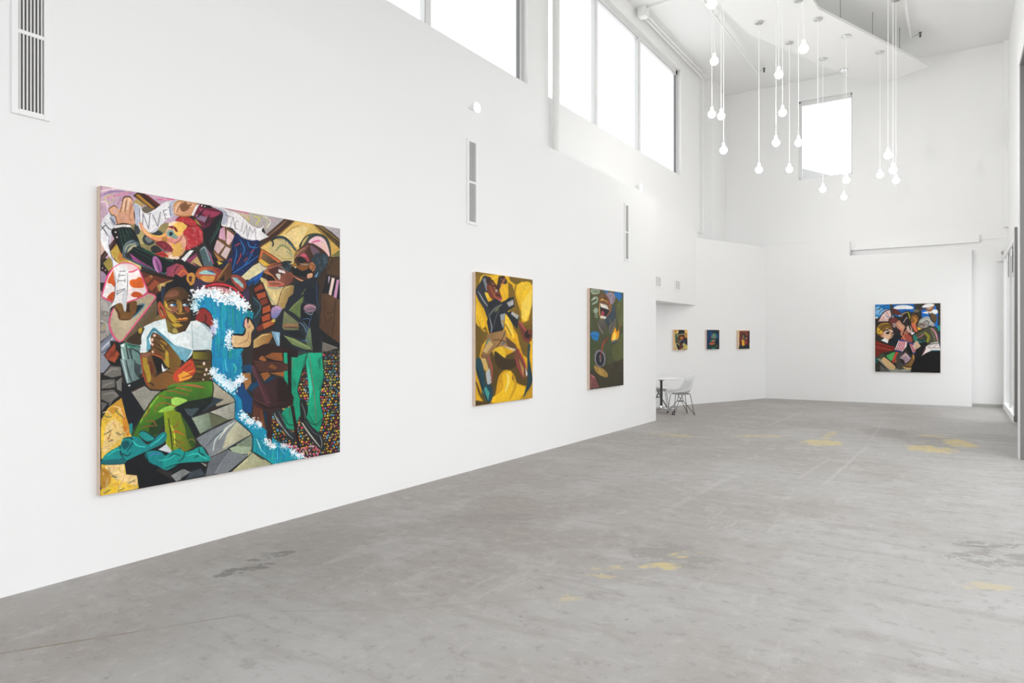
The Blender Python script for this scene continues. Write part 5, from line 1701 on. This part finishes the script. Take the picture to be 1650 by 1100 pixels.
ART_4 = '''
L p 2f2b27 130,140 920,120 920,960 130,960
L p 1c74bc>2f86c4@90 140,155 312,150 335,300 140,305
L s 7ab0d8 140,200 200,180 260,260 150,270
L c1 16262e 150,220 210,190 290,160
L c0.9 16262e 180,270 230,210 300,190
L c0.8 16262e 190,230 200,170
L p d8d8d4 140,300 180,300 170,320 140,320
L p 155ead 345,150 600,142 612,235 520,250 440,300 360,290
L s ecebea 355,195 400,165 500,158 575,172 585,200 480,205 400,208
L c2 c0ccd8 420,285 440,278
L s 5c2e28 332,200 380,205 430,235 450,265 395,275 345,250
L p 1b63ba 680,200 720,165 850,155 880,260 878,430 840,400 730,330 690,300
L s eceae8 690,178 730,145 800,138 838,150 820,178 730,185
L s e4e4e4 695,245 770,225 860,205 876,250 800,262
L p 38362f 596,140 700,138 680,200 665,290 620,240
L p 3c3a34 312,150 340,150 345,310 320,310
L p 33332b 850,135 910,128 910,640 885,560 880,200
L p 178a80 872,405 905,388 906,460 880,455
L p 2a2a44 882,480 908,460 912,650 895,640
L p e0b6ae>d8c0b8@0 172,355 238,245 255,215 318,212 332,300 296,350
L c1.2 c27a84 190,350 250,290
L c1.2 c27a84 262,230 318,300
L c1 3a6a9a 238,250 290,300 330,305
L s 6b3530 300,320 380,310 440,380 380,420 320,380
L p 88a0b0 340,265 360,300 345,315
L s 9a8a88 352,370 385,380 375,425 350,410
L s 7c5a22 150,470 170,400 230,362 310,368 350,440 250,462 240,520 190,520
L p d8ac38 162,415 230,470 225,495 170,500
L p ddb494 238,478 280,430 340,440 362,500 340,560 300,592 255,570 240,540 210,530 215,500
L s c88a6a 208,500 235,492 240,535 218,540
L e 2a2020 290,488,22,14
L e 3a2a26 345,490,14,9
L c1.2 8a4a3a 300,560 330,555
L c1 ffffff 262,470 300,470
L p e9e9ee 212,575 262,545 305,590 290,608
L s 1b2226 295,590 340,540 420,500 450,540 400,630 330,640
L s 28232a 360,430 420,440 450,490 370,510
L s c28c72 382,385 430,335 470,380 505,430 480,475 430,455
L c2 c45048 420,440 470,470 500,440
L s b87a62 440,480 520,440 540,520 480,560
L s 2c2624 435,300 470,240 545,228 560,300 555,370 480,390 440,350
L c2 a8928a 445,300 470,260 520,240
L c2 9a8a86 470,370 500,320 520,300
L c2.4 a0a224 528,240 548,300 550,350
L p c0a49a 500,420 545,385 575,430 590,500 540,480
L s 9c4b3c 440,560 470,500 510,500 580,530 585,590 520,600 470,590
L c1.6 c66a50 450,560 490,510
L s 8a5a2a 560,300 620,270 650,330 600,400 570,370
L s cc6a4a 560,385 610,370 630,430 640,480 600,470
L p e2b432 636,408 692,440 645,452
L c3 4c3c32 555,282 640,225 740,190
L s 6a6458 590,215 640,205 655,235 605,240
L s a8a8a4 655,350 700,305 770,290 830,350 835,405 770,395 720,430 670,405
L h30 d8d8d4/707068 660,340 820,320 820,400 680,410
L s 94847a 640,390 690,360 750,380 740,420 680,430
L p eeeeee 725,415 775,400 770,415 735,430
L s 4c4b3b 590,500 660,470 760,415 850,420 895,560 890,600 760,615 690,575 640,560
L s 3a3a2e 700,520 760,480 760,600 720,590
L c4.5 8c8c26 730,480 770,530 755,590
L c2.6 c48694 800,425 850,480 878,570
L c1.4 b06a78 640,540 720,500
L p e6e6ea 560,490 600,470 610,490 575,510
L s 5c4a32 770,240 860,275 862,340 840,370 800,330
L s c49474 735,205 780,180 840,160 815,215 780,245
L p f0f0f0 765,235 800,232 790,258
L p 1a1c1c 600,570 740,560 760,640 680,690 620,640
L c4 2a6a68 640,590 730,580
L p 2a7a68 588,520 610,505 650,560 625,600 590,570
L p c4a68c 585,615 635,572 685,645 612,685
L p e8e2e2 422,568 518,580 512,645 462,708 372,692
L l1.3 aa3044 436,575 392,690
L l1.3 aa3044 452,577 412,695
L l1.3 aa3044 468,578 432,700
L l1.3 aa3044 484,580 452,702
L l1.3 aa3044 500,582 476,680
L c2.4 1e3a7a 410,568 470,575 520,582
L c2.4 1e3a7a 366,690 420,700 462,712
L p e8e2e2 542,608 588,618 628,718 596,735
L l1.3 aa3044 556,612 606,730
L l1.3 aa3044 572,616 620,722
L c2.4 1e3a7a 538,596 570,606 592,622
L c2.4 1e3a7a 540,748 590,728 630,720
L p 16181a 515,600 545,605 590,740 550,745 520,690
L p 902f22>6a2018@90 150,578 380,648 372,690 210,728 150,798
L l0.9 4a1410 150,620 360,670
L l0.9 b04a38 150,650 330,690
L l0.9 4a1410 150,690 260,712
L p 1c5a54 150,770 180,790 170,850 150,840
L s 3f4a34 170,790 230,730 270,760 230,800
L p 4ca055 270,752 330,718 385,700 352,800 322,835
L c4 c23c30 400,715 375,770 358,835
L c2 e0a04a 412,720 400,790 385,830
L p 8c8d82 165,792 205,792 310,905 570,905 560,940 330,946
L p 5a5a54 200,860 330,945 210,945
L s caa878 215,800 245,765 300,800 385,875 385,912 330,915 270,880
L s 46423c 400,740 470,720 440,800 470,850 540,840 480,910 400,900
L p a48c9a 430,785 500,712 572,790 500,850 480,800
L p 7c5a30 488,868 540,820 598,742 622,790 570,885
L c2 c8903a 590,740 600,790
L c2 e2b252 475,888 520,900 572,898
L p 19191b 620,690 680,640 760,590 700,700 690,760 600,850
L p 121214 568,952 572,880 600,820 650,780 690,755 790,700 912,690 913,952
L p e2dad6 690,757 742,640 800,600 884,583 906,650 910,692 810,690 740,720
L c0.9 9a7a7a 750,640 820,660 880,600
L c0.9 9a8a8a 820,660 906,655
L c1.4 7a3a44 700,740 740,660
L c1.4 4a86a0 800,690 900,688
L c1.4 1a1414 172,355 240,244 318,212
L c1.2 1a1414 318,212 334,300 296,350
L c1.4 1a1414 150,470 180,390 240,362 310,368 350,440
L c1.2 1a1414 238,478 300,440 350,450
L c1.2 1a1414 362,500 340,560 300,592
L c1.4 3a2a20 255,455 290,460 320,478
L c1.2 5a3a2a 325,500 345,520 320,535
L c1.4 1a1414 430,335 480,385 505,430 480,475
L c1.4 1a1414 500,470 580,530 585,590
L c1.4 2a1a16 440,560 470,500 500,420 545,385
L c1.6 1a1414 560,385 600,470 640,480
L c1.4 141412 590,500 660,470 760,415 850,420
L c1.4 141412 640,560 690,575 760,615 890,600
L c1.6 6a6a40 680,500 720,490 760,540
L c1.6 7a7a5a 790,440 830,520 850,590
L c1.2 2a2a26 650,400 690,380 720,400
L c1.2 d8d8d0 690,350 720,330 760,320
L c1.2 3a3a38 740,330 770,360 760,400
L c1.4 141412 770,240 800,320 840,370
L c1.2 2a1a14 735,205 790,215 840,160
L c1.4 141412 270,752 330,718 385,700
L c1.6 20160e 215,800 245,765 300,800 385,875 385,912
L c1.4 201a18 430,785 500,850 572,790
L c1.6 e0c0b0 470,760 510,740 540,780
L c1.6 c8865a 450,500 480,540 500,580
L c1.4 e8b090 400,370 430,400 470,420
L c1.4 8a3a30 520,500 560,520 570,580
L c1.4 e09a50 590,300 620,330 600,380
L c2 1f1a18 560,300 540,380 560,450
L c1.6 4a3a20 180,480 260,400 320,400
L c1.6 b08a40 170,420 220,380 290,376
L c1.2 1a1414 150,580 260,615 380,650
L c1.4 2a2a28 350,260 400,300 440,300
L c1.2 f0d8d0 200,340 250,270 270,330
'''
ART_5 = '''
M p c99f58>e0bc7c@60 250,200 730,200 730,900 250,900
M p b8843c 272,225 400,240 360,300 290,290
M p f0d488 340,290 420,240 390,350
M p e8b868 620,240 712,225 712,340 640,330
M p c48a3c 640,340 712,360 700,480 620,500
M p 1f1a1f 425,228 608,228 622,330 690,352 560,358 470,375 370,400 405,340
M c1.2 3a7f72 385,388 460,360 540,340 620,345
M s 5c3420 410,420 480,390 600,380 625,500 560,560 480,610 400,580
M s c46a34 470,480 520,440 560,470 580,540 520,540
M e e0c040 510,468,20,12
M p 3a9a88 490,520 520,520 510,570
M e a83c30 555,520,26,24
M p ecd27a 455,590 490,560 520,590 490,605
M p 184a3e 312,305 345,350 365,345 372,420 395,480 385,600 335,605 300,525 330,500 285,455 330,440 285,385 335,390
M c1 2f7a68 350,360 345,480 360,580
M p 1d1d23 320,600 420,600 540,570 620,480 700,480 712,720 600,760 540,830 430,880 310,860
M s 2a3f5c 540,590 620,560 650,620 600,650
M p 6b2a2e 430,880 470,740 500,640 545,640 520,780 490,870
M p 2a4a4a 500,800 570,760 540,830
M s b5ad6c 545,710 590,650 640,680 720,760 700,880 520,880 580,800
M p e6b83a 610,760 690,760 680,840
M p c4b690 320,640 350,640 370,870 330,870 300,760
M p e0c838 355,780 385,820 400,870 365,870
M c1.3 d8cc60 380,640 420,690 450,740
M s 8a8a90 420,620 470,610 460,660
M p 3c2a1c 620,500 700,480 712,600 650,560
M s b08a5a 520,860 600,830 640,880 540,885
'''
ART_6 = '''
N p 10345c>0c1c2c@0 230,220 640,220 640,860 230,860
N s 124a80 330,330 420,300 380,460 340,450
N s 15487a 540,360 600,380 600,520 550,480
N p 2a2420 560,230 634,230 634,330 580,300
N s 3c7c66 380,460 410,390 470,330 525,350 545,430 530,540 480,610 390,620
N c1.2 8a8c34 390,430 430,370 480,340
N s 6a8a88 430,400 490,370 500,450 430,470
N c1.2 c4606a 380,470 395,430
N e b84a50 490,480,26,22
N c1 3aa050 525,380 540,440
N l1.2 141c1e 380,525 530,530
N s c4645c 405,575 450,560 490,580 470,612 415,610
N l1.2 14201e 370,630 500,630
N s ad5a3c 318,650 380,635 490,640 480,690 400,715 330,705
N c1 d8604a 330,660 360,690
N s 4a6a2a 340,600 380,540 375,640
N s 1a3a2c 300,720 400,730 480,710 540,640 560,760 480,800 320,810
N s 2f8a70 390,830 420,800 520,825 500,850
N s 4a4a28 500,760 570,700 580,800
'''
ART_7 = '''
O p e2c28c 230,230 620,230 620,850 230,850
O p 6e2d2a>5a2426@0 274,262 610,262 610,834 246,834 270,760
O s 7a3a2e 340,290 500,280 560,360 520,420 400,340
O h20 8a3c34/58201f 280,280 600,280 600,650 280,650
O s 2b2c22 340,420 370,370 430,350 480,380 500,450 470,540 420,550 380,460
O c1.6 b8965a 395,400 400,460 395,540
O s 6a4a34 410,410 450,410 440,460
O s d69e22 340,530 380,560 430,545 440,620 445,740 370,740 360,640
O c1 f0c048 380,560 390,620 385,720
O e 9ab0b0 450,500,14,12
O c1.2 c8902a 490,480 495,540
O s 8a9a8a 500,470 530,480 510,510
O s a03c34 470,560 520,600 500,680 460,660
O p 22262c 246,834 270,740 330,690 390,750 450,720 540,690 610,720 610,834
O p 2e2426 560,265 610,265 610,700 570,690
O c1 d0c060 608,640 608,760
'''
s1 = Sheet('A', [(76, 52), (2733, 546), (2733, 3009), (76, 3500)], 1000, 980, '2a2624'); s1.run(ART_1)
painting((-4.8, 3.364, .515), PI / 2, 2.10, 2.055, .05, canvas_material('large_figure_painting', s1.image('large_figure_painting')), 'large square multi-figure painting with seated boy and blue waterfall, nearest on the long wall')
s2 = Sheet('J', [(118, 80), (518, 132), (522, 972), (118, 1030)], 520, 640, 'e2aa12'); s2.run(ART_2)
painting((-4.8, 7.189, .766), PI / 2, 1.292, 1.587, .05, canvas_material('yellow_painting', s2.image('yellow_painting', soft=2)), 'tall yellow painting of a leaping dark-clad figure on the long wall')
s3 = Sheet('K', [(122, 82), (432, 122), (433, 983), (122, 1030)], 420, 520, '46492c'); s3.run(ART_3)
painting((-4.8, 10.197, .773), PI / 2, 1.276, 1.578, .05, canvas_material('green_painting', s3.image('green_painting', soft=2)), 'tall dark green painting with a screaming head, wheel and flame')
s4 = Sheet('L', [(140, 155), (908, 130), (913, 952), (147, 943)], 420, 480, '2e2a26'); s4.run(ART_4)
p4c = pa + pd * 1.318
painting((p4c.x + pn.x * .001, p4c.y + pn.y * .001, .768), math.atan2(pd.y, pd.x), 1.355, 1.64, .04, canvas_material('crowd_painting', s4.image('crowd_painting', soft=1)), 'square crowded figure painting alone on the white panel of the far wall')
for i, (t_, tile, quad, base, art, lab) in enumerate((
    (-.605, 'M', [(272, 222), (712, 222), (712, 880), (272, 880)], 'c8a05a', ART_5, 'left of three small canvases, a dark top hat and green plume on tan'),
    (.576, 'N', [(240, 228), (634, 228), (634, 852), (240, 852)], '10283f', ART_6, 'middle of three small canvases, a dim face on dark blue'),
    (1.80, 'O', [(240, 240), (610, 240), (610, 834), (240, 834)], 'e0bf8a', ART_7, 'right of three small canvases, a dark red portrait with yellow neck'))):
    ss = Sheet(tile, quad, 120, 130, base); ss.run(art); q = ca + cd * t_
    painting((q.x, q.y, 1.308 if i == 0 else 1.316), math.atan2(cd.y, cd.x), .47, .472, .05, canvas_material('small_portrait', ss.image('small_portrait')), lab, 'small portraits on the angled wall')
